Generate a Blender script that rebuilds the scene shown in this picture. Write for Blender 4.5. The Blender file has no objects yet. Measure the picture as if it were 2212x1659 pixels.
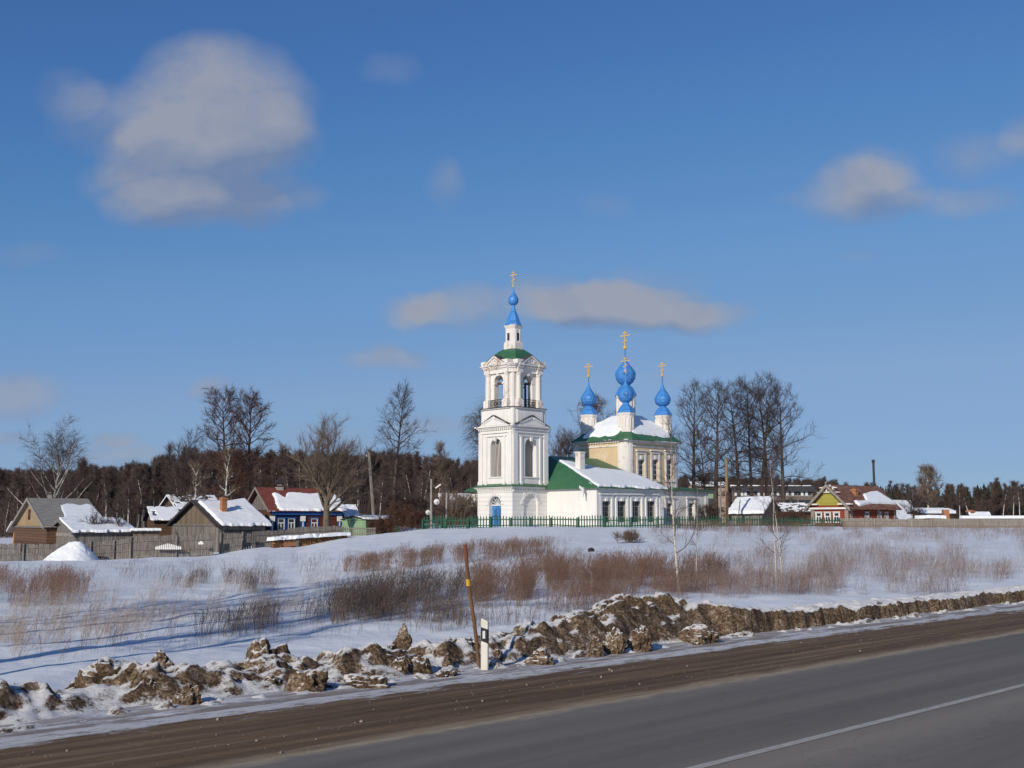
import bpy, bmesh, math, random
import numpy as np
from mathutils import Vector, Matrix
R = math.radians
SC = bpy.context.scene
COL = SC.collection
rng = np.random.default_rng(11)
rnd = random.Random(5)

# ---------------------------------------------------------------- camera model (pixels of a 2212 x 1659 print)
F, U0, V0, ZC = 2400.0, 1106.0, 829.5, 2.36
TH = math.atan(300.5 / 2400.0)
def ray(u, v):
    cx, cy = (u - U0) / F, (V0 - v) / F
    dy = math.cos(TH) - cy * math.sin(TH)
    return cx / dy, (math.sin(TH) + cy * math.cos(TH)) / dy
def at(u, v, Y):
    a, b = ray(u, v)
    return Vector((a * Y, Y, ZC + b * Y))
def XU(u, Y, v=1110): return ray(u, v)[0] * Y
def ZV(v, Y): return ZC + ray(U0, v)[1] * Y

# ---------------------------------------------------------------- noise
def _hash(ix, iy, iz, seed):
    h = (ix.astype(np.int64) * 374761393 + iy.astype(np.int64) * 668265263 + iz.astype(np.int64) * 1442695041 + seed * 974711)
    h = (h ^ (h >> 13)) * 1274126177
    h = h & 0xffffffff
    h = h ^ (h >> 16)
    return (h & 0xffff) / 65535.0
def vnoise(x, y, z=None, seed=0):
    x = np.asarray(x, float); y = np.asarray(y, float)
    z = np.zeros_like(x) if z is None else np.asarray(z, float)
    xi, yi, zi = np.floor(x), np.floor(y), np.floor(z)
    fx, fy, fz = x - xi, y - yi, z - zi
    fx, fy, fz = [f * f * (3 - 2 * f) for f in (fx, fy, fz)]
    r = 0
    for dx in (0, 1):
        for dy in (0, 1):
            for dz in (0, 1):
                w = (fx if dx else 1 - fx) * (fy if dy else 1 - fy) * (fz if dz else 1 - fz)
                r = r + w * _hash(xi + dx, yi + dy, zi + dz, seed)
    return r
def fbm(x, y, z=None, seed=0, oct=4):
    s, a, t = 0, 1.0, 0
    for o in range(oct):
        k = 2.03 ** o
        s = s + a * vnoise(np.asarray(x) * k, np.asarray(y) * k, None if z is None else np.asarray(z) * k, seed + o * 17)
        t += a; a *= 0.5
    return s / t
def sstep(a, b, x):
    t = np.clip((x - a) / (b - a), 0, 1)
    return t * t * (3 - 2 * t)

# ---------------------------------------------------------------- materials
def nodes_mat(name):
    m = bpy.data.materials.new(name); m.use_nodes = True
    nt = m.node_tree
    return m, nt, nt.nodes['Principled BSDF'], nt.nodes.new, nt.links.new
def inp(b, k, v):
    if k in b.inputs: b.inputs[k].default_value = v
def ramp(nt, stops, interp='LINEAR'):
    r = nt.nodes.new('ShaderNodeValToRGB'); cr = r.color_ramp; cr.interpolation = interp
    while len(cr.elements) < len(stops): cr.elements.new(0.5)
    for e, (p, c) in zip(cr.elements, stops):
        e.position = p; e.color = (c, c, c, 1) if isinstance(c, (int, float)) else (*c, 1)
    return r
def coords(nt, kind='Object', scale=(1, 1, 1)):
    if kind == 'World':
        src = nt.nodes.new('ShaderNodeNewGeometry').outputs['Position']
    else:
        src = nt.nodes.new('ShaderNodeTexCoord').outputs[kind]
    mp = nt.nodes.new('ShaderNodeMapping'); mp.inputs['Scale'].default_value = scale
    nt.links.new(src, mp.inputs['Vector'])
    return mp.outputs['Vector']
def noise(nt, vec, scale, detail=5, rough=.55, dist=0):
    n = nt.nodes.new('ShaderNodeTexNoise')
    n.inputs['Scale'].default_value = scale; n.inputs['Detail'].default_value = detail
    n.inputs['Roughness'].default_value = rough; n.inputs['Distortion'].default_value = dist
    nt.links.new(vec, n.inputs['Vector'])
    return n.outputs['Fac']
def mixc(nt, fac, a, b):
    m = nt.nodes.new('ShaderNodeMix'); m.data_type = 'RGBA'
    for s, k in ((fac, 0), (a, 6), (b, 7)):
        if isinstance(s, (int, float)): m.inputs[k].default_value = s
        elif isinstance(s, tuple): m.inputs[k].default_value = (*s, 1)
        else: nt.links.new(s, m.inputs[k])
    return m.outputs[2]
def mth(nt, op, a, b=None, clamp=False):
    m = nt.nodes.new('ShaderNodeMath'); m.operation = op; m.use_clamp = clamp
    for i, s in enumerate((a, b)):
        if s is None: continue
        if isinstance(s, (int, float)): m.inputs[i].default_value = s
        else: nt.links.new(s, m.inputs[i])
    return m.outputs[0]
def bump(nt, b, h, strength, dist=.05):
    bp = nt.nodes.new('ShaderNodeBump'); bp.inputs['Strength'].default_value = strength; bp.inputs['Distance'].default_value = dist
    nt.links.new(h, bp.inputs['Height']); nt.links.new(bp.outputs['Normal'], b.inputs['Normal'])
def mat(name, col, col2=None, scale=3, stretch=(1, 1, 1), rough=.85, spec=.25, lo=.35, hi=.65, bmp=0, metal=0, kind='Object', detail=6, fine=None):
    m, nt, b, new, link = nodes_mat(name)
    inp(b, 'Roughness', rough); inp(b, 'Specular IOR Level', spec); inp(b, 'Metallic', metal)
    vec = coords(nt, kind, stretch)
    n = noise(nt, vec, scale, detail)
    col2 = col2 or tuple(c * .7 for c in col)
    r = ramp(nt, [(lo, col), (hi, col2)])
    link(n, r.inputs[0])
    out = r.outputs[0]
    if fine:
        f = noise(nt, vec, fine[0], 3)
        rf = ramp(nt, [(fine[1], 0), (min(1, fine[1] + .06), 1)]); link(f, rf.inputs[0])
        out = mixc(nt, rf.outputs[0], out, fine[2])
    link(out, b.inputs['Base Color'])
    if bmp: bump(nt, b, n, bmp, .03)
    return m
def plank_mat(name, col, col2, board=.16, axis='x', rough=.9):
    """boards that run up (axis: the direction they repeat in) with grain and per-board tone"""
    m, nt, b, new, link = nodes_mat(name)
    inp(b, 'Roughness', rough); inp(b, 'Specular IOR Level', .15)
    tc = new('ShaderNodeTexCoord'); sp = new('ShaderNodeSeparateXYZ'); link(tc.outputs['Object'], sp.inputs[0])
    if axis == 'z': src = sp.outputs['Z']
    else: src = mth(nt, 'ADD', sp.outputs['X'], sp.outputs['Y'])
    q = mth(nt, 'DIVIDE', src, board)
    fl = mth(nt, 'FLOOR', q)
    wn = new('ShaderNodeTexWhiteNoise'); wn.noise_dimensions = '1D'; link(fl, wn.inputs['W'])
    g = noise(nt, coords(nt, 'Object', (14, 14, 1.1) if axis != 'z' else (1.1, 1.1, 14)), 2.2, 5)
    f = mth(nt, 'ADD', mth(nt, 'MULTIPLY', wn.outputs['Value'], .55), mth(nt, 'MULTIPLY', g, .6))
    r = ramp(nt, [(.2, col), (.9, col2)]); link(f, r.inputs[0])
    fr = mth(nt, 'FRACT', q)
    gap = mth(nt, 'LESS_THAN', fr, .09)
    c = mixc(nt, gap, r.outputs[0], tuple(x * .25 for x in col))
    link(c, b.inputs['Base Color'])
    return m

M = {}
def whitewash(name, col, stain, cover, course=0):
    m, nt, b, new, link = nodes_mat(name)
    inp(b, 'Roughness', .9); inp(b, 'Specular IOR Level', .1)
    vec = coords(nt, 'Object')
    big = noise(nt, vec, .45, 4); fin = noise(nt, coords(nt, 'Object', (1, 1, .7)), 3.2, 8, .7)
    f = mth(nt, 'ADD', mth(nt, 'MULTIPLY', big, .5), mth(nt, 'MULTIPLY', fin, .5))
    r = ramp(nt, [(cover, 0), (cover + .07, 1)]); link(f, r.inputs[0])
    tone = ramp(nt, [(.3, col), (.75, tuple(c * .86 for c in col))]); link(noise(nt, coords(nt, 'Object', (1, 1, .25)), 1.4, 6), tone.inputs[0])
    c = mixc(nt, r.outputs[0], tone.outputs[0], stain)
    link(c, b.inputs['Base Color'])
    h = fin
    if course:
        sp = new('ShaderNodeSeparateXYZ'); link(vec, sp.inputs[0])
        fr = mth(nt, 'FRACT', mth(nt, 'DIVIDE', sp.outputs['Z'], course))
        ln = mth(nt, 'GREATER_THAN', fr, .12)
        h = mth(nt, 'ADD', mth(nt, 'MULTIPLY', ln, .8), mth(nt, 'MULTIPLY', fin, .3))
        bump(nt, b, h, .9, .06)
    else:
        bump(nt, b, h, .35, .05)
    return m
def seam_metal(name, col, col2, pitch=.6, rough=.45, spec=.4):
    m, nt, b, new, link = nodes_mat(name)
    inp(b, 'Roughness', rough); inp(b, 'Specular IOR Level', spec)
    vec = coords(nt, 'Object'); sp = new('ShaderNodeSeparateXYZ'); link(vec, sp.inputs[0])
    s = mth(nt, 'FRACT', mth(nt, 'DIVIDE', mth(nt, 'ADD', sp.outputs['X'], mth(nt, 'MULTIPLY', sp.outputs['Y'], .98)), pitch))
    seam = mth(nt, 'LESS_THAN', s, .1)
    n = noise(nt, vec, 1.6, 6, .65)
    r = ramp(nt, [(.35, col), (.7, col2)]); link(n, r.inputs[0])
    c = mixc(nt, seam, r.outputs[0], tuple(x * .6 for x in col)); link(c, b.inputs['Base Color'])
    bump(nt, b, mth(nt, 'ADD', mth(nt, 'MULTIPLY', seam, .8), mth(nt, 'MULTIPLY', n, .4)), .5, .04)
    return m
def birch_bark(name, white=(.62, .58, .52), sc=1.0):
    m, nt, b, new, link = nodes_mat(name)
    inp(b, 'Roughness', .8); inp(b, 'Specular IOR Level', .2)
    n = noise(nt, coords(nt, 'Object', (3 * sc, 3 * sc, 16 * sc)), 1.3, 4, .6)
    r = ramp(nt, [(.42, white), (.58, tuple(c * .75 for c in white)), (.62, (.05, .04, .035))]); link(n, r.inputs[0])
    link(r.outputs[0], b.inputs['Base Color'])
    return m
def snow_mat(name, col=(.83, .85, .88), sc=3.0, st=.4):
    m, nt, b, new, link = nodes_mat(name)
    inp(b, 'Roughness', .75); inp(b, 'Specular IOR Level', .25)
    vec = coords(nt, 'World')
    n1 = noise(nt, vec, sc, 5, .6); n2 = noise(nt, vec, sc * 9, 3)
    r = ramp(nt, [(.3, col), (.8, tuple(c * .9 for c in col))]); link(n1, r.inputs[0]); link(r.outputs[0], b.inputs['Base Color'])
    bump(nt, b, mth(nt, 'ADD', n1, mth(nt, 'MULTIPLY', n2, .25)), st, .08)
    return m

M['white'] = whitewash('whitewashed_masonry', (.78, .755, .715), (.50, .40, .34), .66)
M['white_courses'] = whitewash('whitewashed_coursed_masonry', (.78, .755, .715), (.52, .42, .36), .67, .42)
M['white_worn'] = whitewash('worn_whitewash', (.76, .72, .67), (.46, .33, .26), .545)
M['ochre'] = whitewash('ochre_plaster', (.65, .50, .315), (.66, .57, .44), .58)
M['green_roof'] = seam_metal('green_painted_roof_metal', (.035, .125, .058), (.055, .16, .08), .62)
M['blue_dome'] = seam_metal('blue_painted_dome_metal', (.05, .215, .56), (.065, .25, .60), .5, .45, .4)
M['gold'] = mat('gilded_metal', (.76, .49, .09), (.64, .38, .06), 8, rough=.35, spec=.6)
M['glass'] = mat('dark_window_glass', (.02, .025, .03), (.05, .06, .07), 3, rough=.15, spec=.3)
M['fan_glass'] = mat('grey_fanlight_glass', (.07, .08, .09), (.12, .13, .14), 3, rough=.15, spec=.5)
M['white_paint'] = mat('white_paint', (.76, .76, .74), (.62, .6, .57), 6, rough=.6)
M['blue_door'] = mat('blue_door_paint', (.055, .22, .52), (.045, .18, .44), 5, rough=.6)
M['iron'] = mat('dark_iron', (.025, .025, .028), (.06, .045, .04), 9, rough=.6)
M['green_fence'] = mat('dark_green_fence_paint', (.014, .072, .043), (.024, .10, .06), 5, rough=.7)
M['shutter'] = plank_mat('weathered_shutter_boards', (.20, .18, .16), (.42, .39, .36), .14)
M['grey_board'] = plank_mat('weathered_grey_boards', (.11, .098, .088), (.25, .228, .208), .17)
M['plank_grey'] = mat('weathered_fence_plank', (.105, .093, .085), (.225, .20, .18), 1.2, (7, 7, 1), rough=.92)
M['plank_pale'] = mat('pale_fence_plank', (.30, .27, .235), (.20, .175, .15), 1.2, (7, 7, 1), rough=.92)
M['brown_board'] = plank_mat('brown_weathered_boards', (.105, .078, .058), (.24, .185, .135), .18)
M['yellow_board'] = plank_mat('ochre_tinted_gable_boards', (.28, .19, .11), (.40, .28, .16), .2)
M['log_brown'] = plank_mat('dark_brown_logs', (.075, .04, .027), (.14, .08, .05), .26, 'z')
M['log_maroon'] = plank_mat('maroon_boarded_wall', (.07, .022, .018), (.11, .036, .028), .2, 'z')
M['log_blueblack'] = plank_mat('blue_black_boarded_wall', (.012, .012, .028), (.02, .018, .035), .2, 'z')
M['orange_board'] = plank_mat('orange_boarded_wall', (.42, .20, .07), (.5, .26, .1), .2, 'z')
M['red_board'] = plank_mat('red_brown_boarded_wall', (.20, .042, .025), (.26, .06, .036), .2, 'z')
M['olive'] = plank_mat('olive_yellow_gable_boards', (.30, .27, .055), (.38, .34, .08), .2, 'z')
M['blue_trim'] = mat('bright_blue_trim_paint', (.015, .06, .215), (.02, .07, .24), 6, rough=.6)
M['slate'] = seam_metal('grey_asbestos_sheet_roof', (.22, .21, .19), (.31, .295, .27), 1.0, .9, .1)
M['dark_roof'] = mat('dark_felt_roof', (.045, .042, .045), (.075, .07, .07), 3, rough=.9)
M['red_roof'] = seam_metal('red_painted_roof_metal', (.165, .042, .028), (.22, .07, .045), .62, .6, .25)
M['rust_roof'] = mat('rusty_sheet_roof', (.13, .055, .035), (.24, .13, .095), 1.6, (1, 3, 1), rough=.8)
M['brick_orange'] = mat('orange_brick', (.42, .20, .09), (.32, .13, .07), 7, rough=.9)
M['brick_grey'] = mat('limed_grey_brick', (.42, .38, .34), (.26, .22, .2), 6, rough=.9)
M['brick_pale'] = mat('pale_pink_brick', (.46, .34, .26), (.33, .23, .18), 5, rough=.9)
M['barrack_wall'] = mat('grey_brown_brick_wall', (.20, .155, .125), (.145, .11, .09), 4, rough=.9)
M['garage_light'] = mat('light_green_garage_front', (.24, .37, .22), (.2, .31, .19), 3, rough=.7)
M['garage_dark'] = mat('dark_green_garage_side', (.045, .14, .085), (.035, .10, .065), 3, rough=.7)
M['snow'] = snow_mat('roof_snow', (.84, .86, .89), 1.2, .35)
M['snow_heap'] = snow_mat('heaped_snow', (.84, .86, .88), 2.4, 1.0)
M['wood_pole'] = mat('grey_timber_pole', (.24, .215, .19), (.15, .13, .115), 2, (5, 5, .6), rough=.9)
M['wood_yellow'] = mat('yellowish_timber_pole', (.30, .20, .095), (.22, .14, .07), 2, (5, 5, .6), rough=.9)
M['concrete'] = mat('pale_concrete', (.36, .34, .31), (.27, .255, .235), 4, rough=.9)
M['rust_pipe'] = mat('rusty_pipe_paint', (.17, .055, .03), (.13, .075, .04), 3, (4, 4, 1), rough=.8)
M['ochre_pipe'] = mat('worn_brown_pipe', (.17, .095, .045), (.115, .06, .035), 3, (4, 4, 1), rough=.8)
M['yellow_tape'] = mat('yellow_band', (.62, .36, .02), (.55, .30, .02), 8, rough=.5)
M['post_white'] = mat('white_plastic_post', (.72, .69, .61), (.62, .58, .5), 5, (1, 1, .6), rough=.5, fine=(22, .64, (.42, .36, .28)))
M['post_black'] = mat('black_band', (.018, .019, .021), (.03, .03, .03), 8, rough=.5)
M['reflector'] = mat('white_reflector', (.75, .76, .76), (.65, .67, .68), 9, rough=.2, spec=.7)
M['bark_dark'] = mat('dark_bark', (.055, .04, .033), (.10, .076, .062), 2, (4, 4, 1), rough=.95)
M['bark_grey'] = mat('grey_brown_bark', (.16, .125, .09), (.10, .08, .06), 2, (4, 4, 1), rough=.95)
M['bark_birch'] = birch_bark('birch_bark')
M['bark_young_birch'] = birch_bark('young_birch_bark', (.60, .53, .45), 2.2)
M['twig_dark'] = mat('dark_twigs', (.062, .045, .04), (.09, .066, .055), 3, rough=.95)
M['twig_brown'] = mat('red_brown_twigs', (.115, .058, .042), (.085, .043, .033), 1.5, rough=.95)
M['twig_forest'] = mat('purple_brown_wood_twigs', (.128, .092, .078), (.07, .052, .046), .25, rough=.95, kind='World')
M['twig_grey'] = mat('pale_grey_twigs', (.21, .155, .12), (.145, .108, .085), 3, rough=.95)
M['twig_birch'] = mat('birch_twigs', (.115, .082, .072), (.085, .06, .052), 3, rough=.95)
M['spruce'] = mat('spruce_needles', (.016, .026, .017), (.03, .04, .026), .6, rough=.9, kind='World')
M['stalk_red'] = mat('red_brown_stalks', (.235, .145, .105), (.135, .082, .062), 3.5, rough=.95, kind='World')
M['stalk_dark'] = mat('dark_dead_stalks', (.10, .072, .06), (.17, .125, .10), 3.5, rough=.95, kind='World')
M['stalk_pale'] = mat('pale_straw_stalks', (.42, .33, .25), (.27, .20, .15), 3, rough=.95, kind='World')
M['stalk_pink'] = mat('faded_pink_brown_stalks', (.28, .20, .165), (.18, .125, .105), 3, rough=.95, kind='World')
M['stone'] = mat('pale_road_stone', (.32, .27, .22), (.2, .17, .14), 9, rough=.9)
M['black_lump'] = mat('black_lump', (.012, .012, .014), (.025, .022, .022), 9, rough=.7)
M['log_end'] = mat('cut_log_ends', (.44, .27, .12), (.22, .11, .05), 9, rough=.9)
M['log_bark'] = mat('firewood_bark', (.12, .06, .035), (.2, .1, .05), 6, rough=.95)

# ---------------------------------------------------------------- mesh builder
class MB:
    def __init__(self): self.v = []; self.f = []; self.m = []; self.mi = 0
    def add(self, vs, fs):
        o = len(self.v); self.v += [tuple(p) for p in vs]
        self.f += [tuple(i + o for i in f) for f in fs]; self.m += [self.mi] * len(fs)
    def hexa(self, p):   # 8 points: bottom 0-3, top 4-7
        self.add(p, [(0, 3, 2, 1), (4, 5, 6, 7), (0, 1, 5, 4), (1, 2, 6, 5), (2, 3, 7, 6), (3, 0, 4, 7)])
    def box(self, x0, x1, y0, y1, z0, z1):
        self.hexa([(x0, y0, z0), (x1, y0, z0), (x1, y1, z0), (x0, y1, z0), (x0, y0, z1), (x1, y0, z1), (x1, y1, z1), (x0, y1, z1)])
    def obox(self, fr, a0, a1, d0, d1, z0, z1):
        """box in a wall frame: a along the wall, d inward from its face"""
        self.hexa([fr(a, d, z) for z in (z0, z1) for a, d in ((a0, d0), (a1, d0), (a1, d1), (a0, d1))])
    def loft(self, rings, cap0=True, cap1=True):
        n = len(rings[0]); o = len(self.v); fs = []
        for k in range(len(rings) - 1):
            for i in range(n):
                j = (i + 1) % n
                fs.append((k * n + i, k * n + j, (k + 1) * n + j, (k + 1) * n + i))
        if cap0: fs.append(tuple(range(n))[::-1])
        if cap1: fs.append(tuple((len(rings) - 1) * n + i for i in range(n)))
        self.add([p for r in rings for p in r], fs)
    def lathe(self, prof, cx=0, cy=0, n=16, rot=0):
        self.loft([[(cx + r * math.cos(rot + 2 * math.pi * i / n), cy + r * math.sin(rot + 2 * math.pi * i / n), z) for i in range(n)] for r, z in prof])
    def tube(self, p0, p1, r0, r1=None, n=8):
        p0, p1 = Vector(p0), Vector(p1); r1 = r0 if r1 is None else r1
        d = (p1 - p0).normalized(); a = d.orthogonal().normalized(); b = d.cross(a)
        self.loft([[p + (a * math.cos(t) + b * math.sin(t)) * r for t in [2 * math.pi * i / n for i in range(n)]] for p, r in ((p0, r0), (p1, r1))])
    def beam(self, p0, p1, w, h):
        p0, p1 = Vector(p0), Vector(p1); d = (p1 - p0).normalized()
        s = d.cross(Vector((0, 0, 1)))
        s = (s.normalized() if s.length > 1e-3 else Vector((1, 0, 0))) * w / 2; t = s.cross(d).normalized() * h / 2
        self.hexa([p + e for p in (p0, p1) for e in (-s - t, s - t, s + t, -s + t)])
    def ball(self, c, r, n=10, sz=1):
        k = 6
        self.lathe([(max(r * math.sin(math.pi * i / k), r * .02), c[2] - r * sz * math.cos(math.pi * i / k)) for i in range(k + 1)], c[0], c[1], n)
    def build(self, name, mats, parent=None, smooth=False, recalc=True):
        me = bpy.data.meshes.new(name)
        me.from_pydata(self.v, [], self.f)
        for m in (mats if isinstance(mats, (list, tuple)) else [mats]): me.materials.append(m)
        me.polygons.foreach_set('material_index', self.m)
        if recalc:
            bm = bmesh.new(); bm.from_mesh(me); bmesh.ops.recalc_face_normals(bm, faces=bm.faces); bm.to_mesh(me); bm.free()
        if smooth: me.polygons.foreach_set('use_smooth', [True] * len(me.polygons))
        me.update()
        return link(name, me, parent)
def link(name, me, parent=None):
    o = bpy.data.objects.new(name, me); COL.objects.link(o)
    if parent: o.parent = parent
    return o
def tag(o, label=None, cat=None, group=None, kind=None):
    if label: o['label'] = label
    if cat: o['category'] = cat
    if group: o['group'] = group
    if kind: o['kind'] = kind
    return o
def thing(name, label, cat, loc=(0, 0, 0), rz=0, group=None):
    o = bpy.data.objects.new(name, None); COL.objects.link(o)
    o.location = loc; o.rotation_euler = (0, 0, rz); o.empty_display_size = .2
    return tag(o, label, cat, group)
def mesh_np(name, V, faces, mats, parent=None, smooth=False):
    """V (N,3); faces: list of (K,n) arrays, n constant within each"""
    me = bpy.data.meshes.new(name)
    V = np.ascontiguousarray(V, dtype=np.float32)
    me.vertices.add(len(V)); me.vertices.foreach_set('co', V.ravel())
    loops = np.concatenate([f.ravel() for f in faces]).astype(np.int32)
    cnt = np.concatenate([np.full(len(f), f.shape[1]) for f in faces])
    st = np.concatenate([[0], np.cumsum(cnt)[:-1]]).astype(np.int32)
    me.loops.add(len(loops)); me.loops.foreach_set('vertex_index', loops)
    me.polygons.add(len(cnt)); me.polygons.foreach_set('loop_start', st)
    for m in (mats if isinstance(mats, (list, tuple)) else [mats]): me.materials.append(m)
    if smooth: me.polygons.foreach_set('use_smooth', np.ones(len(cnt), dtype=bool))
    me.update(calc_edges=True)
    return link(name, me, parent)
def grid_np(name, X, Y, Z, m, parent=None, smooth=True):
    nr, nc = X.shape
    V = np.stack([X, Y, Z], -1).reshape(-1, 3)
    i = np.arange(nr - 1)[:, None] * nc + np.arange(nc - 1)[None, :]
    q = np.stack([i, i + 1, i + nc + 1, i + nc], -1).reshape(-1, 4)
    return mesh_np(name, V, [q], m, parent, smooth)
def csq(h, c, z, hy=None):
    hy = h if hy is None else hy
    return [(h, -hy + c, z), (h, hy - c, z), (h - c, hy, z), (-h + c, hy, z), (-h, hy - c, z), (-h, -hy + c, z), (-h + c, -hy, z), (h - c, -hy, z)]
def frame(o, a, d):
    """wall frame: origin (x,y), along, inward -> function (a, d, z)"""
    return lambda s, t, z: (o[0] + a[0] * s + d[0] * t, o[1] + a[1] * s + d[1] * t, z)
def wall(mb, fr, a0, a1, z0, z1, ops, depth, through=False):
    """wall face with openings (centre, width, bottom, spring or top, arched) cut through to depth; the back is closed by windows or left open"""
    ops = sorted(ops); cuts = [a0] + [(ops[i][0] + ops[i + 1][0]) / 2 for i in range(len(ops) - 1)] + [a1]
    for d in ([0, depth] if through else [0]):
        for k, (c, w, zb, zt, arch) in enumerate(ops):
            l, r = cuts[k], cuts[k + 1]; x0, x1 = c - w / 2, c + w / 2
            q = lambda A, B, za, zz: mb.add([fr(A, d, za), fr(B, d, za), fr(B, d, zz), fr(A, d, zz)], [(0, 1, 2, 3)])
            q(l, x0, z0, z1); q(x1, r, z0, z1)
            if zb > z0: q(x0, x1, z0, zb)
            n = 12 if arch else 1
            xs = [c - w / 2 * math.cos(math.pi * i / n) for i in range(n + 1)] if arch else [x0, x1]
            zs = [zt + w / 2 * math.sin(math.pi * i / n) for i in range(n + 1)] if arch else [zt, zt]
            for i in range(n):
                mb.add([fr(xs[i], d, zs[i]), fr(xs[i + 1], d, zs[i + 1]), fr(xs[i + 1], d, z1), fr(xs[i], d, z1)], [(0, 1, 2, 3)])
            if d == 0:
                ring = [(x0, zb)] + list(zip(xs, zs)) + [(x1, zb)]
                for (p, q1) in zip(ring, ring[1:] + ring[:1]):
                    mb.add([fr(p[0], 0, p[1]), fr(q1[0], 0, q1[1]), fr(q1[0], depth, q1[1]), fr(p[0], depth, p[1])], [(0, 1, 2, 3)])
def arch_plate(mb, fr, c, w, zb, zt, arch, d, e=.02):
    """flat panel that fills an opening, slightly larger than it"""
    n = 12
    pts = [(c - w / 2 - e, zb - e)]
    if arch: pts += [(c - (w / 2 + e) * math.cos(math.pi * i / n), zt + (w / 2 + e) * math.sin(math.pi * i / n)) for i in range(n + 1)]
    else: pts += [(c - w / 2 - e, zt + e), (c + w / 2 + e, zt + e)]
    pts += [(c + w / 2 + e, zb - e)]
    k = len(pts)
    mb.add([fr(a, d, z) for a, z in pts] + [fr(a, d + .05, z) for a, z in pts],
           [tuple(range(k)), tuple(range(2 * k - 1, k - 1, -1))] + [(i, (i + 1) % k, (i + 1) % k + k, i + k) for i in range(k)])
def window(parent, fr, c, w, zb, zt, d, nx=2, nz=3, bar=.06, name='window', mats=None, arch=False):
    mb = MB(); arch_plate(mb, fr, c, w, zb, zt, arch, d)
    mb.mi = 1
    top = zt + (w / 2 if arch else 0)
    for i in range(nx + 1):
        a = c - w / 2 + w * i / nx
        mb.obox(fr, a - bar / 2, a + bar / 2, d - .04, d + .01, zb, zt + (math.sqrt(max(0, (w / 2) ** 2 - (a - c) ** 2)) if arch else 0))
    for i in range(nz + 1):
        z = zb + (zt - zb) * i / nz
        mb.obox(fr, c - w / 2, c + w / 2, d - .037, d + .012, z - bar / 2, z + bar / 2)
    return mb.build(name, mats or [M['glass'], M['white_paint']], parent)
def snow_sheet(name, parent, Pf, nu, nv, mask, th=.16, edge=(1, 1, 1, 1), nrm=(0, 0, 1), seed=0, m=None):
    """snow lying on a roof: a sheet that dips under the roof where there is none. Pf(s,t)->(x,y,z) arrays; mask(s,t)>0 where snow lies"""
    s, t = np.meshgrid(np.linspace(0, 1, nu), np.linspace(0, 1, nv))
    sw = s + (1 - s) ** 5 * .03 * (fbm(t * 9, s * 0 + seed, seed=seed + 91, oct=3) - .4) - s ** 5 * .03 * (fbm(t * 9, s * 0 + seed, seed=seed + 92, oct=3) - .4)
    tw_ = t + (1 - t) ** 5 * .07 * (fbm(s * 16, t * 0 + seed, seed=seed + 93, oct=4) - .42)
    X, Y, Z = Pf(sw, tw_)
    k = mask(s, t)
    h = th * sstep(0, .10, k) * (.75 + .5 * fbm(s * 6, t * 6, seed=seed)) - .05 * (1 - sstep(0, .03, k))
    X, Y, Z = X + nrm[0] * h, Y + nrm[1] * h, Z + nrm[2] * h
    # rounded rim: one extra ring that falls to the roof
    X = np.pad(X, 1, 'edge'); Y = np.pad(Y, 1, 'edge'); hh = np.pad(h, 1, 'edge'); Z = np.pad(Z, 1, 'edge')
    rim = np.zeros_like(Z, bool); rim[0, :] = rim[-1, :] = rim[:, 0] = rim[:, -1] = True
    Z = np.where(rim, Z - np.maximum(hh, 0) - .03, Z)
    return grid_np(name, X, Y, Z, m or M['snow'], parent)
# ================================================================ GROUND, ROAD, SNOW BANK
RX, RY = math.sin(R(45.9)), math.cos(R(45.9))
def rn(x, y): return RX * x + RY * y, -RY * x + RX * y          # along the road, across it
def xy(r, n): return RX * r - RY * n, RY * r + RX * n
ZU = [-1500, 0, 460, 550, 640, 750, 915, 1106, 1815, 2212, 3500]
ZVv = [1207, 1207, 1197, 1182, 1180, 1161, 1146, 1140, 1140, 1142, 1142]
YV = 97.0
def H(x, y, det=True):
    x = np.asarray(x, float); y = np.asarray(y, float)
    r, n = rn(x, y)
    ys = np.maximum(y, 3.0)
    u = np.clip(U0 + F * 1.0078 * x / ys, -1500, 3500)
    zv = ZC - (np.interp(u, ZU, ZVv) - 1130) / F * YV
    t = np.clip((y - 24) / (YV - 24), 0, 1)
    z0 = -.28
    z = z0 + (zv - z0) * (t * .8 + .2 * t * t)
    z = np.where(y > YV, zv + np.minimum(y - YV, 200) * .006, z)
    if det:
        k = sstep(14.5, 19, n)
        z = z + k * ((fbm(x / 7, y / 7, seed=3, oct=3) - .5) * .30 + (fbm(x / 1.6, y / 1.6, seed=4, oct=4) - .5) * .21)
    k = sstep(14.0, 17.5, n)
    return -.05 * (1 - k) + z * k
def on_ground(u, v):
    """points of the print -> points of the terrain"""
    u = np.atleast_1d(np.asarray(u, float)); v = np.atleast_1d(np.asarray(v, float))
    cx, cy = (u - U0) / F, (V0 - v) / F
    dy = math.cos(TH) - cy * math.sin(TH)
    a, b = cx / dy, (math.sin(TH) + cy * math.cos(TH)) / dy
    lo = np.full(u.shape, 13.0); hi = np.full(u.shape, 150.0); done = np.zeros(u.shape, bool)
    prev = lo.copy()
    for Y in np.geomspace(13, 150, 70):
        below = (ZC + b * Y) < H(a * Y, np.full(u.shape, Y), False)
        hit = below & ~done
        lo = np.where(hit, prev, lo); hi = np.where(hit, Y, hi); done |= hit
        prev = np.full(u.shape, Y)
    for _ in range(14):
        mid = (lo + hi) / 2
        below = (ZC + b * mid) < H(a * mid, mid, False)
        hi = np.where(below, mid, hi); lo = np.where(below, lo, mid)
    Y = hi
    return a * Y, Y, H(a * Y, Y)
def gz(x, y): return float(H(np.array([x]), np.array([y]))[0])

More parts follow.
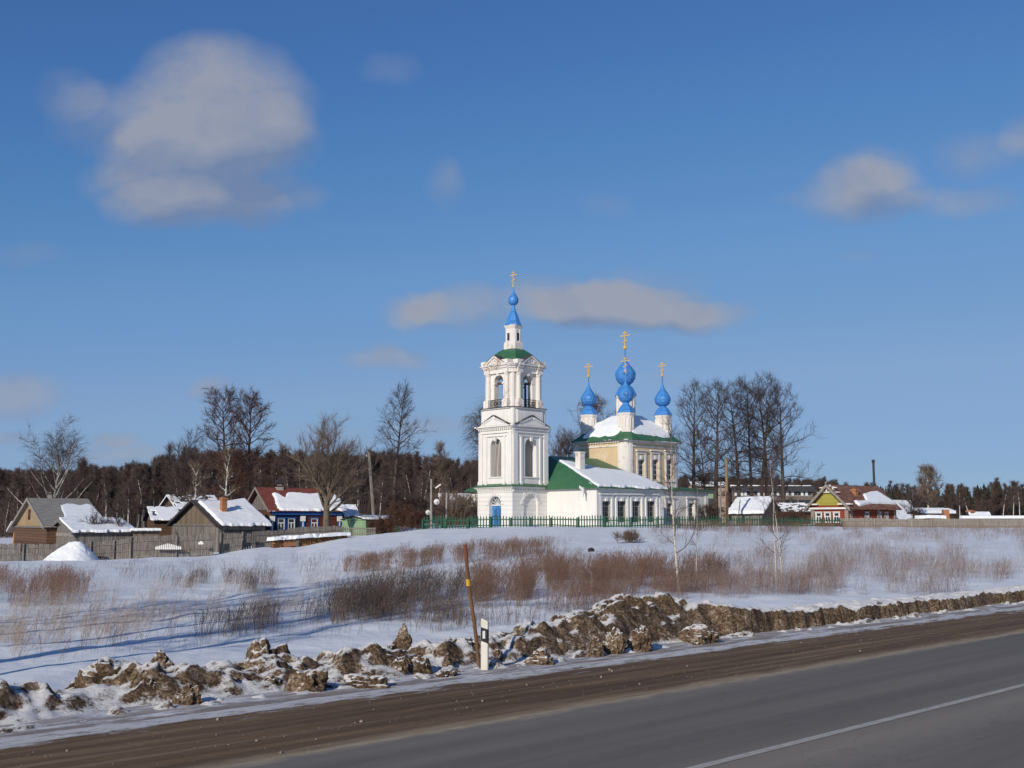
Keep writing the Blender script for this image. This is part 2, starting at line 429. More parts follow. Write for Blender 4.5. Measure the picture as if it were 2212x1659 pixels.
def ground_mat():
    m, nt, b, new, link = nodes_mat('field_snow')
    inp(b, 'Roughness', .7); inp(b, 'Specular IOR Level', .3)
    g = new('ShaderNodeNewGeometry'); sp = new('ShaderNodeSeparateXYZ'); link(g.outputs['Position'], sp.inputs[0])
    n = mth(nt, 'ADD', mth(nt, 'MULTIPLY', sp.outputs['X'], -RY), mth(nt, 'MULTIPLY', sp.outputs['Y'], RX))
    mp = new('ShaderNodeMapping'); mp.vector_type = 'POINT'
    mp.inputs['Rotation'].default_value = (0, 0, -R(44.1)); link(g.outputs['Position'], mp.inputs['Vector'])
    mp2 = new('ShaderNodeMapping'); mp2.inputs['Scale'].default_value = (.22, 1, 1); link(mp.outputs[0], mp2.inputs['Vector'])
    n1 = noise(nt, coords(nt, 'World', (1, 1, 1)), .9, 6, .6)
    n2 = noise(nt, mp2.outputs[0], 5.5, 7, .72)
    n3 = noise(nt, coords(nt, 'World'), 26, 3)
    clean = ramp(nt, [(.3, (.72, .745, .79)), (.75, (.64, .665, .71))]); link(n1, clean.inputs[0])
    # road grit thrown on the verge: a strip beside the shoulder
    near = mth(nt, 'SUBTRACT', 1.0, mth(nt, 'DIVIDE', mth(nt, 'SUBTRACT', n, 13.0), 3.2), clamp=True)
    near = mth(nt, 'MULTIPLY', near, mth(nt, 'LESS_THAN', n, 16.4))
    gr = mth(nt, 'ADD', n2, mth(nt, 'MULTIPLY', near, .10))
    r = ramp(nt, [(.50, 0), (.60, 1)]); link(gr, r.inputs[0])
    f = mth(nt, 'MULTIPLY', mth(nt, 'MULTIPLY', r.outputs[0], near), .95, clamp=True)
    sl = mixc(nt, mth(nt, 'MULTIPLY', near, .6), clean.outputs[0], (.48, .475, .48))
    link(mixc(nt, f, sl, (.17, .125, .095)), b.inputs['Base Color'])
    h = mth(nt, 'ADD', mth(nt, 'MULTIPLY', n1, 1.0), mth(nt, 'ADD', mth(nt, 'MULTIPLY', n3, .12), mth(nt, 'MULTIPLY', n2, .22)))
    bump(nt, b, h, .55, .16)
    return m
az = np.concatenate([np.arange(-180, -40, 4.0), np.arange(-40, 40, .16), np.arange(40, 180.1, 4.0)])
ds = np.concatenate([np.geomspace(1.5, 11, 14), np.arange(11.4, 30, .22), np.geomspace(30.3, 130, 170), np.geomspace(134, 4000, 60)])
A, D = np.meshgrid(np.radians(az), ds)
gx, gy = D * np.sin(A), D * np.cos(A)
o = grid_np('snow_field', gx, gy, H(gx, gy), ground_mat())
tag(o, 'white snow covered field and village ground between the road and the wood', kind='structure')

def rsteps(a, b): return np.concatenate([np.arange(a, 45, .25), np.geomspace(45.5, b, 60)])
def road_mat():
    m, nt, b, new, link = nodes_mat('worn_asphalt')
    inp(b, 'Roughness', .8); inp(b, 'Specular IOR Level', .25)
    tc = new('ShaderNodeTexCoord'); sp = new('ShaderNodeSeparateXYZ'); link(tc.outputs['Object'], sp.inputs[0])
    st = noise(nt, coords(nt, 'Object', (.05, 1.3, 1)), 1.1, 4, .6)
    blot = noise(nt, coords(nt, 'Object', (.25, 1, 1)), .8, 6, .65)
    fine = noise(nt, coords(nt, 'Object'), 34, 4, .75)
    base = ramp(nt, [(.28, (.102, .090, .078)), (.72, (.185, .162, .138))]); link(st, base.inputs[0])
    c = mixc(nt, mth(nt, 'MULTIPLY', fine, .35), base.outputs[0], (.215, .195, .175))
    n = sp.outputs['Y']
    # bleached dusty belt along the middle, sand along the edge
    mid = mth(nt, 'SUBTRACT', 1.0, mth(nt, 'DIVIDE', mth(nt, 'ABSOLUTE', mth(nt, 'SUBTRACT', n, 6.35)), .75), clamp=True)
    c = mixc(nt, mth(nt, 'MULTIPLY', mth(nt, 'MULTIPLY', mid, blot), 1.5, clamp=True), c, (.25, .22, .18))
    dk = ramp(nt, [(.62, 0), (.72, 1)]); link(blot, dk.inputs[0])
    c = mixc(nt, mth(nt, 'MULTIPLY', dk.outputs[0], .30), c, (.06, .056, .055))
    vo = new('ShaderNodeTexVoronoi'); vo.feature = 'DISTANCE_TO_EDGE'; vo.inputs['Scale'].default_value = .42
    wv = new('ShaderNodeVectorMath'); wv.operation = 'ADD'; wn_ = new('ShaderNodeTexNoise'); wn_.inputs['Scale'].default_value = 2.2; wn_.inputs['Detail'].default_value = 5
    link(tc.outputs['Object'], wn_.inputs['Vector']); link(wn_.outputs['Color'], wv.inputs[0]); link(coords(nt, 'Object', (.55, 1.4, 1)), wv.inputs[1]); link(wv.outputs[0], vo.inputs['Vector'])
    ck = mth(nt, 'MULTIPLY', mth(nt, 'LESS_THAN', vo.outputs['Distance'], .006), mth(nt, 'GREATER_THAN', blot, .50))
    c = mixc(nt, mth(nt, 'MULTIPLY', ck, .16), c, (.035, .033, .032))
    tr = mth(nt, 'SUBTRACT', 1.0, mth(nt, 'DIVIDE', mth(nt, 'ABSOLUTE', mth(nt, 'SUBTRACT', mth(nt, 'ABSOLUTE', mth(nt, 'SUBTRACT', n, 8.45)), .85)), .35), clamp=True)
    c = mixc(nt, mth(nt, 'MULTIPLY', tr, .22), c, (.085, .078, .072))
    e = mth(nt, 'ADD', mth(nt, 'DIVIDE', mth(nt, 'SUBTRACT', n, 9.86), .28), mth(nt, 'MULTIPLY', mth(nt, 'SUBTRACT', noise(nt, coords(nt, 'Object', (.5, 1, 1)), 5, 5), .5), 2.0), clamp=True)
    c = mixc(nt, mth(nt, 'MULTIPLY', e, .9), c, (.36, .29, .20))
    link(c, b.inputs['Base Color'])
    bump(nt, b, fine, .35, .012)
    return m
def road_sheet(name, n0, n1, nn, zf, m, r0=-45, r1=500):
    r, n = np.meshgrid(rsteps(r0, r1), np.linspace(n0, n1, nn))
    o = grid_np(name, r, n, zf(r, n), m)
    o.matrix_world = Matrix(((RX, -RY, 0, 0), (RY, RX, 0, 0), (0, 0, 1, 0), (0, 0, 0, 1)))
    return o
edge = lambda r: (fbm(r * 1.4, r * 0, seed=9, oct=4) - .5) * .16
rr, nn_ = np.meshgrid(rsteps(-45, 500), np.linspace(0, 1, 14))
ne = 10.12 + edge(rr)
o = grid_np('road', rr, 3.3 + (ne - 3.3) * nn_, np.where(nn_ > .99, -.02, 0) * np.ones_like(rr), road_mat())
o.matrix_world = Matrix(((RX, -RY, 0, 0), (RY, RX, 0, 0), (0, 0, 1, 0), (0, 0, 0, 1)))
tag(o, 'grey asphalt road running past the snowy field', kind='structure')
def line_mat():
    m, nt, b, new, link = nodes_mat('worn_road_line')
    inp(b, 'Roughness', .8)
    f = noise(nt, coords(nt, 'Object', (.6, 2, 1)), 9, 6, .7)
    r = ramp(nt, [(.38, (.42, .40, .36)), (.6, (.30, .28, .25)), (.72, (.17, .16, .15))]); link(f, r.inputs[0])
    link(r.outputs[0], b.inputs['Base Color'])
    return m
o = road_sheet('road_centre_line', 6.72, 6.84, 3, lambda r, n: r * 0 + .005, line_mat())
tag(o, 'worn white centre line painted on the asphalt', kind='structure')

def shoulder_mat():
    m, nt, b, new, link = nodes_mat('muddy_gravel_shoulder')
    inp(b, 'Roughness', .85); inp(b, 'Specular IOR Level', .25)
    tc = new('ShaderNodeTexCoord'); sp = new('ShaderNodeSeparateXYZ'); link(tc.outputs['Object'], sp.inputs[0])
    n = sp.outputs['Y']
    st = noise(nt, coords(nt, 'Object', (.10, 3.0, 1)), 1.3, 8, .68)
    fine = noise(nt, coords(nt, 'Object'), 30, 5, .8)
    rag = noise(nt, coords(nt, 'Object', (.3, 1.1, 1)), 2.6, 8, .72)
    base = ramp(nt, [(.32, (.075, .044, .024)), (.52, (.135, .084, .046)), (.68, (.24, .165, .10))]); link(st, base.inputs[0])
    gv = ramp(nt, [(.55, 0), (.72, 1)]); link(fine, gv.inputs[0])
    c = mixc(nt, mth(nt, 'MULTIPLY', gv.outputs[0], .55), base.outputs[0], (.24, .175, .12))
    # packed grey snow takes over towards the field
    s = mth(nt, 'ADD', mth(nt, 'DIVIDE', mth(nt, 'SUBTRACT', n, 12.42), .55), mth(nt, 'MULTIPLY', mth(nt, 'SUBTRACT', rag, .5), 4.6), clamp=True)
    rs = ramp(nt, [(.3, 0), (.7, 1)]); link(s, rs.inputs[0])
    sn = ramp(nt, [(.3, (.60, .60, .615)), (.62, (.52, .515, .52)), (.78, (.33, .30, .28))]); link(rag, sn.inputs[0])
    fl = noise(nt, coords(nt, 'Object', (.28, 1, 1)), 9, 7, .78)
    rf = ramp(nt, [(.535, 0), (.62, 1)]); link(mth(nt, 'ADD', fl, mth(nt, 'MULTIPLY', mth(nt, 'SUBTRACT', 13.1, n), .07)), rf.inputs[0])
    snf = mixc(nt, mth(nt, 'MULTIPLY', rf.outputs[0], .85), sn.outputs[0], (.13, .09, .065))
    c = mixc(nt, rs.outputs[0], c, snf)
    sand = mth(nt, 'SUBTRACT', 1.0, mth(nt, 'ADD', mth(nt, 'DIVIDE', mth(nt, 'SUBTRACT', n, 10.14), .3), mth(nt, 'MULTIPLY', mth(nt, 'SUBTRACT', rag, .5), 2.2)), clamp=True)
    c = mixc(nt, mth(nt, 'MULTIPLY', sand, .9), c, (.33, .26, .175))
    link(c, b.inputs['Base Color'])
    bump(nt, b, mth(nt, 'ADD', mth(nt, 'MULTIPLY', st, .8), mth(nt, 'MULTIPLY', fine, .45)), .8, .04)
    return m
def shz(r, n):
    w = (fbm(r * .06, n * 3.2, seed=21, oct=4) - .5) * .05 + (fbm(r * 2.2, n * 2.2, seed=22, oct=3) - .5) * .018
    z = -.022 + w * sstep(10.0, 10.6, n)
    return np.minimum(z, -.006) * (1 - sstep(12.9, 13.5, n)) - .062 * sstep(12.9, 13.5, n)
o = road_sheet('road_shoulder', 10.0, 13.5, 60, shz, shoulder_mat())
tag(o, 'brown muddy gravel shoulder with wheel ruts along the asphalt', kind='structure')
# gravel on the shoulder
def ico(sub):
    bm = bmesh.new(); bmesh.ops.create_icosphere(bm, subdivisions=sub, radius=1)
    v = np.array([p.co[:] for p in bm.verts]); f = np.array([[q.index for q in p.verts] for p in bm.faces]); bm.free()
    return v, f
iv, if_ = ico(1)
N = 650
rr = rng.uniform(2, 34, N); nq = rng.uniform(10.05, 12.8, N) ; sz = rng.uniform(.003, .010, N) * (1 + 1.6 * (rng.random(N) > .96))
px, py = xy(rr, nq)
V = iv[None] * (sz[:, None, None] * rng.uniform(.7, 1.3, (N, 1, 3))) + np.stack([px, py, shz(rr, nq) + sz * .4], -1)[:, None, :]
Fq = (if_[None] + (np.arange(N) * len(iv))[:, None, None]).reshape(-1, 3)
o = mesh_np('gravel', V.reshape(-1, 3), [Fq], M['stone'])
tag(o, 'small pale stones scattered on the muddy shoulder', 'gravel', kind='stuff')

# ---------------------------------------------------------------- ploughed snow bank
def bank_mat():
    m, nt, b, new, link = nodes_mat('dirty_ploughed_snow')
    inp(b, 'Roughness', .85); inp(b, 'Specular IOR Level', .2)
    g = new('ShaderNodeNewGeometry'); sp = new('ShaderNodeSeparateXYZ'); link(g.outputs['Normal'], sp.inputs[0])
    vec = coords(nt, 'World')
    n1 = noise(nt, vec, 2.6, 8, .72); n2 = noise(nt, vec, 21, 6, .8)
    n4 = noise(nt, vec, 5.5, 5, .65, 1.2)
    dirt = ramp(nt, [(.42, (.026, .016, .010)), (.47, (.075, .048, .029)), (.52, (.15, .101, .062)), (.57, (.25, .182, .122)), (.63, (.48, .405, .33))])
    link(mth(nt, 'ADD', mth(nt, 'ADD', mth(nt, 'MULTIPLY', n1, .3), mth(nt, 'MULTIPLY', n4, .3)), mth(nt, 'MULTIPLY', mth(nt, 'SUBTRACT', n2, .15), .60)), dirt.inputs[0])
    up = mth(nt, 'ADD', mth(nt, 'ADD', sp.outputs['Z'], mth(nt, 'MULTIPLY', sp.outputs['X'], -.10)), mth(nt, 'MULTIPLY', mth(nt, 'SUBTRACT', mth(nt, 'ADD', mth(nt, 'MULTIPLY', n1, .6), mth(nt, 'MULTIPLY', n2, .5)), .55), 1.15))
    at_ = new('ShaderNodeAttribute'); at_.attribute_type = 'OBJECT'; at_.attribute_name = 'snow_line'
    up = mth(nt, 'ADD', up, at_.outputs['Fac'])
    r = ramp(nt, [(.70, 0), (.84, 1)]); link(up, r.inputs[0])
    sn = ramp(nt, [(.3, (.80, .81, .83)), (.62, (.66, .63, .60)), (.78, (.38, .32, .27))]); link(n2, sn.inputs[0])
    link(mixc(nt, r.outputs[0], dirt.outputs[0], sn.outputs[0]), b.inputs['Base Color'])
    bump(nt, b, mth(nt, 'ADD', n1, mth(nt, 'MULTIPLY', n2, .5)), .9, .06)
    return m
BANK = bank_mat()
def ridged(x, y, seed): return 1 - np.abs(2 * fbm(x, y, seed=seed, oct=4) - 1) * 2.4
def bank_z(r, n):
    crest = np.interp(r, [-20, 3, 8, 12, 14.5, 16.3, 18.0, 19.6, 20.6, 22, 23.5, 26, 28, 34, 40, 60, 120],
                         [.12, .12, .12, .10, .20, .38, .58, .60, .46, .30, .29, .30, .26, .21, .22, .21, .2])
    wob = (fbm(r * .9, r * 0, seed=31, oct=4) - .5)
    foot = 14.12 + wob * .5
    cut = sstep(19.2, 21.5, r)                                  # 0: tumbled heap, 1: clean ploughed edge
    wid = .75 * (1 - cut) + .10 * cut
    wid = wid + .5 * np.exp(-((r - 19) / 1.2) ** 2)
    a = sstep(0, 1, (n - foot - .13 * (fbm(r * 7.5, n * 6, seed=36, oct=4) - .5) * cut) / wid)
    back = 1 - sstep(0, 1, (n - foot - wid - .35 - .5 * cut) / (1.5 + 1.0 * cut))
    lump = np.clip(ridged(r * .9, n * 1.25, 33), 0, 1) * .26 + (fbm(r * 3.4, n * 3.4, seed=34, oct=5) - .5) * .34
    lump = lump * (1 - .72 * cut)
    rag = (fbm(r * 4.2, n * 4, seed=35, oct=4) - .5) * .15 * cut
    z = a * back * (crest * (1 + .35 * wob) + lump + rag)
    # crumbs in front of the clean cut
    fr = np.exp(-((n - foot + .22) / .2) ** 2) * np.clip(fbm(r * 3.5, n * 3.5, seed=38) - .48, 0, 1) * .8
    z = np.maximum(z, fr * .55)
    base = np.where(n > 15.2, H(*xy(r, n)), -.05) - .03
    low = np.minimum(base * sstep(14.6, 16.5, n), 0) - .085 * (1 - a) * (n < 15)
    return np.maximum(z + low, base)
r, n = np.meshgrid(np.concatenate([np.arange(-12, 1, .2), np.arange(1, 40, .045), np.arange(40.1, 75, .16), np.geomspace(75.3, 300, 60)]), np.arange(13.55, 17.4, .042))
X_, Y_ = xy(r, n)
o = grid_np('snow_bank', X_, Y_, bank_z(r, n), BANK)
tag(o, 'ploughed bank of dirty brown and white snow along the verge', kind='structure'); o['snow_line'] = -.045

# frozen clods: (u, foot v, width px, height px, lean, label)
cv, cf = ico(5)
def clod(u, v, w, h, k, label, dirty=-.12, lean=0.0):
    a, b = ray(u, v); Y = ZC / -b if b < -.01 else 20
    Y = (ZC - .06) / -b
    k1 = Y / F
    sx, sz = w * k1 * .56, h * k1 * .78
    sy = max(.55 * sx, .13) * rnd.uniform(.8, 1.15)
    p = cv.copy()
    nz = fbm(p[:, 0] * 1.3 + k * 7, p[:, 1] * 1.3, p[:, 2] * 1.3, seed=k, oct=2) - .5
    nz2 = np.abs(fbm(p[:, 0] * 3.0 + k, p[:, 1] * 3.0, p[:, 2] * 3.0, seed=k + 40, oct=4) - .5)
    nz3 = fbm(p[:, 0] * 8.0 + k, p[:, 1] * 8.0, p[:, 2] * 5.0, seed=k + 60, oct=3) - .5
    p *= (1 + 1.3 * nz - 1.25 * nz2 + .20 * nz3)[:, None]
    # a broken slab: flattened faces
    g = np.random.default_rng(k + 3)
    for _ in range(2):
        d = g.normal(size=3); d[2] = abs(d[2]) * .5; d /= np.linalg.norm(d)
        c = g.uniform(.6, .85); s = p @ d
        p -= np.maximum(s - c, 0)[:, None] * d * .7
    p += (fbm(p[:, 0] * 14, p[:, 1] * 14, p[:, 2] * 10, seed=k + 80, oct=3) - .5)[:, None] * p * .09
    p[:, 0] += lean * p[:, 2]
    p[:, 0] = (p[:, 0] - p[:, 0].min()) / np.ptp(p[:, 0]) * 2 - 1
    p[:, 2] = p[:, 2] / p[:, 2].max()
    sx, sz = w * k1 * .52, h * k1 * .92
    zb = .0
    p[:, 2] -= .10 * (p[:, 0] ** 2 + p[:, 1] ** 2) * (p[:, 2] > -.2)
    p = p * [sx, sy * 1.15, sz]
    ang = R(-14) + g.uniform(-.3, .3)
    c_, s_ = math.cos(ang), math.sin(ang)
    p[:, :2] = np.stack([p[:, 0] * c_ - p[:, 1] * s_, p[:, 0] * s_ + p[:, 1] * c_], -1)
    o = mesh_np('snow_clod', p, [cf], BANK, smooth=True)
    o.location = (a * Y, Y + sy * .8, zb - .03)
    tag(o, label, 'snow clod', 'frozen dirty snow clods on the verge'); o['snow_line'] = dirty
for k, c in enumerate([
    (21, 1492, 46, 30, 'small pale clod of dirty snow at the far left edge of the verge'),
    (197, 1489, 178, 84, 'long brown clod with a sloping white edge, largest at the left end'),
    (341, 1443, 76, 52, 'pointed brown clod with a snowy crest, second from the left, against the field'),
    (322, 1497, 78, 52, 'dark wedge of frozen mud leaning left in the front row, below the pointed clod'),
    (363, 1462, 46, 50, 'small upright pale brown clod between the pointed clod and the dark wedge'),
    (398, 1504, 72, 44, 'streaky grey and tan clod right beside the dark wedge at the front'),
    (562, 1447, 128, 84, 'biggest dark brown clod with a rounded snow dusted top, left of centre'),
    (656, 1478, 94, 50, 'low dark triangular clod with a white right edge, right of the biggest clod'),
    (729, 1450, 52, 58, 'square tan clod with a flat snowy top standing alone'),
    (682, 1447, 44, 30, 'small dark clod between the biggest clod and the square tan clod'),
    (870, 1380, 42, 46, 'upright stump like clod standing highest behind the others, left of the leaning pole'),
    (825, 1431, 134, 52, 'wide flat topped clod with a white cap below the stump like clod'),
    (861, 1443, 48, 40, 'rounded brown clod in front of the wide flat topped clod'),
    (915, 1441, 56, 38, 'smooth tan clod right of the rounded brown clod'),
    (968, 1432, 30, 34, 'small dark spike of frozen mud just left of the leaning pole foot'),
    (982, 1414, 86, 54, 'large tan clod with a steep dark right side behind the leaning pole'),
    (963, 1447, 46, 18, 'low flat crumb of dirty snow in front of the leaning pole'),
    (532, 1472, 46, 28, 'low brown clod below the left side of the biggest clod'),
    (587, 1474, 48, 32, 'low brown clod below the right side of the biggest clod'),
    (790, 1470, 108, 26, 'long low strip of tan snow in front of the square tan clod'),
    (1072, 1416, 36, 26, 'small grey clod just right of the white marker post'),
    (1170, 1422, 70, 36, 'low tan clod with a pointed right end in front right of the post'),
    (1212, 1400, 42, 34, 'small brown clod behind the low tan clod with the pointed end'),
    (1290, 1405, 40, 42, 'dark upright clod in the middle of the right hand heap'),
    (1331, 1400, 56, 58, 'tall pale grey clod leaning against the right hand heap'),
    (1381, 1395, 56, 60, 'tall brown clod with a snowy crown at the front of the right hand heap'),
    (1512, 1377, 90, 40, 'broad low brown clod with a white cap below the mound top'),
    (1510, 1381, 40, 20, 'small round brown clod in front of the broad low clod'),
    (1120, 1400, 60, 34, 'rough dark clod behind the marker post towards the heap')]):
    clod(*c[:4], k + 1, c[4], .10 - .06 * (k % 3), rnd.uniform(-.25, .25))

# ---------------------------------------------------------------- marker post and leaning pole
p = at(1047, 1441, 18.85)
t = thing('marker_post', 'white plastic roadside marker post with a slanted black band and white reflector', 'marker post', (p.x, p.y, -.05), R(-6))
mb = MB()
w, d = .064, .04
def ring(z, zr=None, s=1): 
    zr = z if zr is None else zr
    pts = [(-w, -d * .4), (-w * .8, -d), (w * .8, -d), (w, -d * .4), (w, d * .6), (w * .4, d), (-w * .4, d), (-w, d * .6)]
    return [(x * s, y * s, z + (zr - z) * (x * s + w) / (2 * w)) for x, y in pts]
mb.loft([ring(-.15), ring(.815, .76), ring(.845, .785, .9)]); body = mb.build('post_body', M['post_white'], t)
mb = MB(); mb.loft([[(x * 1.015, y * 1.06, z) for x, y, z in ring(.475, .425)], [(x * 1.015, y * 1.06, z) for x, y, z in ring(.70, .655)]], False, False)
mb.build('black_band', M['post_black'], t)
mb = MB(); mb.box(-.03, .012, -d * 1.16 - .004, -d * 1.0, .51, .635); mb.build('reflector', M['reflector'], t)
p = at(1037, 1441, 19.05)
t = thing('leaning_pole', 'thin rusty brown pole with a yellow band leaning beside the marker post', 'pole', (p.x, p.y, -.05))
q = at(1005, 1174, 19.15) - Vector(p)
mb = MB(); pts = [Vector((0, 0, -.1)), Vector((q.x * .38, q.y * .5, q.z * .36)), Vector((q.x * .78, q.y * .8, q.z * .66))]
for a, b_ in zip(pts, pts[1:]): mb.tube(a, b_, .033, .031, 8)
mb.build('pole_shaft', M['ochre_pipe'], t)
mb = MB(); mb.tube(pts[2], Vector((q.x * .8, q.y * .82, q.z * .70)), .036, None, 8); mb.tube(Vector((q.x * .8, q.y * .82, q.z * .70)), Vector((q.x * .81, q.y * .82, q.z * .715)), .037, None, 8)
mb.build('yellow_band', M['yellow_tape'], t)
mb = MB(); mb.tube(Vector((q.x * .81, q.y * .82, q.z * .715)), q, .033, .031, 8); mb.build('red_tip', M['rust_pipe'], t)
x, y, z = [float(a[0]) for a in on_ground(1277, 1193)]
mb = MB(); mb.ball((0, 0, .06), .19, 12, .85); o = mb.build('black_lump', M['black_lump'], smooth=True); o.location = (x, y, z)
tag(o, 'small round black lump on the snow between the two belts of dead stalks', 'lump')
# ================================================================ CHURCH
AL = R(43.5); EX, EY = math.cos(AL), math.sin(AL)      # local x = east, local y = north
TX, TY, ZB = .14, 113.1, 1.95
church = thing('church', 'white church with a tall bell tower, ochre nave and five blue onion domes', 'church', (TX, TY, ZB), AL)
zt = lambda v, Y=111.3: ZV(v, Y) - ZB
def wx(e, n): return TX + EX * e - EY * n, TY + EY * e + EX * n
def e_of(u, s):                                         # east coordinate of print column u on the wall plane y = -s
    q = (u - U0) * 1.004 / F
    return (q * (TY - EX * s) - TX - EY * s) / (EX - EY * q)
def zS(v, e, s): return ZV(v, wx(e, -s)[1]) - ZB
def n_of(u, e):                                         # north coordinate of column u on the wall plane x = e
    q = (u - U0) * 1.004 / F
    return (TX + EX * e - q * (TY + EY * e)) / (EY + q * EX)
def dentils(mb, fr, a0, a1, z0, z1, pitch=.34, d=.14):
    n = max(1, int((a1 - a0) / pitch))
    for i in range(n):
        c = a0 + (i + .5) * (a1 - a0) / n
        mb.obox(fr, c - pitch * .27, c + pitch * .27, -d, 0, z0, z1)
def fW(x): return frame((x, 0), (0, -1), (1, 0))        # west wall, along = southwards
def fS(y): return frame((0, y), (1, 0), (0, 1))         # south wall, along = eastwards
def onion(cx, cy, prof, n=16): mb = MB(); mb.lathe(prof, cx, cy, n); return mb
def cross(parent, x, y, z0, h, arm, ballr):
    mb = MB(); t = .026 * h / 1.5 + .012
    mb.ball((x, y, z0 + ballr * .7), ballr, 12)
    mb.box(x - t, x + t, y - t, y + t, z0 + ballr, z0 + h)
    mb.box(x - t, x + t, y - arm, y + arm, z0 + h * .74 - t, z0 + h * .74 + t)
    mb.box(x - t, x + t, y - arm * .45, y + arm * .45, z0 + h * .89 - t, z0 + h * .89 + t)
    mb.beam((x, y - arm * .5, z0 + h * .48), (x, y + arm * .5, z0 + h * .36), 2 * t, 2 * t)
    for s in (-1, 1): mb.ball((x, y + s * arm, z0 + h * .74), t * 1.5, 6)
    return mb.build('cross', M['gold'], parent)

# ---- bell tower
mb = MB()
h1, h2, hA, hB = 2.56, 2.47, 2.45, 2.08
zs1, zs2 = zt(1052), zt(921)
W1, S1 = fW(-h1), fS(-h1)
wz, sz_ = zt(1091), zt(1089)
wall(mb, W1, -h1, h1, -.6, zs1, [(0.05, 1.75, -.55, wz, True)], .55)
wall(mb, S1, -h1, h1, -.6, zs1, [(-.05, 1.95, -.55, sz_, True)], .22)
arch_plate(mb, S1, -.05, 1.95, -.55, sz_, True, .2)
mb.box(h1 - .1, h1, -h1 + .02, h1, -.6, zs1); mb.box(-h1 + .02, h1 - .1, h1 - .1, h1, -.6, zs1)
for fr, c, w, z in ((W1, .05, 1.75, wz), (S1, -.05, 1.95, sz_)):     # raised arch mouldings
    for i in range(9):
        a0, a1 = math.pi * i / 9, math.pi * (i + .82) / 9
        r0, r1 = w / 2 + .06, w / 2 + (.42 if i % 2 == 0 else .28)
        mb.hexa([fr(c - r * math.cos(a), d, z + r * math.sin(a)) for d in (0, -.07) for r, a in ((r0, a0), (r1, a0), (r1, a1), (r0, a1))])
for z0, z1, e in ((zs1 - .52, zs1 - .42, .05), (zs1 - .22, zs1 - .1, .16), (zs1 - .1, zs1 + .0, .28)):
    mb.loft([csq(h1 + e, .02, z0), csq(h1 + e, .02, z1)])
for fr in (W1, S1): dentils(mb, fr, -h1, h1, zs1 - .40, zs1 - .24)
tower = mb.build('bell_tower', M['white_courses'], church); tower['label'] = 'three tiered white bell tower with a green cap and blue spire'
mb = MB(); mb.loft([csq(h1 + .38, .03, zs1 + .003), csq(h1 + .38, .03, zs1 + .06), csq(h2 - .02, .03, zt(1045))], True, False)
mb.build('skirt_roof', M['green_roof'], tower)
mb = MB()
arch_plate(mb, W1, .05, 1.75, -.5, wz, False, .42); mb.mi = 1
for c in (-.2, .3): mb.obox(W1, c + .0 - .03, c + .06 - .03, .395, .42, .2, 1.9)
mb.obox(W1, .035, .065, .39, .42, -.3, wz)
for c in (-.4, .5):
    mb.obox(W1, c - .30, c + .30, .395, .418, 1.05, 1.14); mb.obox(W1, c - .05, c + .05, .393, .418, .3, 1.75)
mb.mi = 2; mb.obox(W1, -.85, .95, .36, .43, wz - .06, wz + .06)
mb.build('door', [M['blue_door'], M['iron'], M['white_paint']], tower)
mb = MB(); n = 14
pts = [(.05 - .9 * math.cos(math.pi * i / n), wz + .9 * math.sin(math.pi * i / n)) for i in range(n + 1)]
mb.add([W1(a, .40, z) for a, z in pts], [tuple(range(n + 1))]); mb.mi = 1
for i in range(1, 7):
    a = math.pi * i / 7
    mb.beam(W1(.05, .38, wz), W1(.05 - .86 * math.cos(a), .38, wz + .86 * math.sin(a)), .05, .05)
mb.build('fanlight', [M['fan_glass'], M['white_paint']], tower)

mb = MB()                                                            # second tier
W2, S2 = fW(-h2), fS(-h2); z2 = zt(1049)
zb2, zp2 = zt(1030), zt(964)
for fr in (W2, S2): wall(mb, fr, -h2, h2, z2, zs2, [(0.05, 1.6, zb2, zp2, True)], .75)
mb.box(h2 - .1, h2, -h2 + .02, h2, z2, zs2); mb.box(-h2 + .02, h2 - .1, h2 - .1, h2, z2, zs2)
for fr in (W2, S2):
    for a0, a1 in ((-h2 + .03, -h2 + .62), (h2 - .62, h2 - .03), (-1.42, -1.2), (1.25, 1.47)):
        mb.obox(fr, a0, a1, -.11, 0, z2 + .05, zt(943) if abs(a0 + a1) < 3.5 else zt(936))
        mb.obox(fr, a0 - .05, a1 + .05, -.17, 0, z2 + .03, z2 + .42)
    mb.obox(fr, -1.6, 1.65, -.13, 0, zt(943), zt(941)); mb.obox(fr, -h2, h2, -.14, 0, zt(936), zt(933.5))
    mb.obox(fr, -.08, .18, -.2, 0, zt(953), zt(944))                  # keystone
    mb.obox(fr, -1.0, 1.1, -.09, .1, zb2 - .12, zb2 - .003)
    dentils(mb, fr, -h2, h2, zt(929), zt(925.5), .3, .2)
for z0, z1, e in ((zt(925), zt(922.5), .22), (zt(922.5), zt(919.5), .36)):
    mb.loft([csq(h2 + e, .02, z0), csq(h2 + e, .02, z1)])
mb.build('middle_tier', M['white'], tower)
for fr, nm in ((W2, 0), (S2, 1)):
    mb = MB(); arch_plate(mb, fr, .05, 1.6, zb2, zp2, True, .68)
    if nm == 0: mb.add([fr(a, d, z) for a, d, z in ((-.4, .15, zb2), (.85, .62, zb2), (.85, .62, zp2 + .35), (-.4, .3, zp2 + .6))], [(0, 1, 2, 3)])
    mb.build('shutter', M['shutter'], tower)
zg0, zg1 = zt(919), zt(896.5)
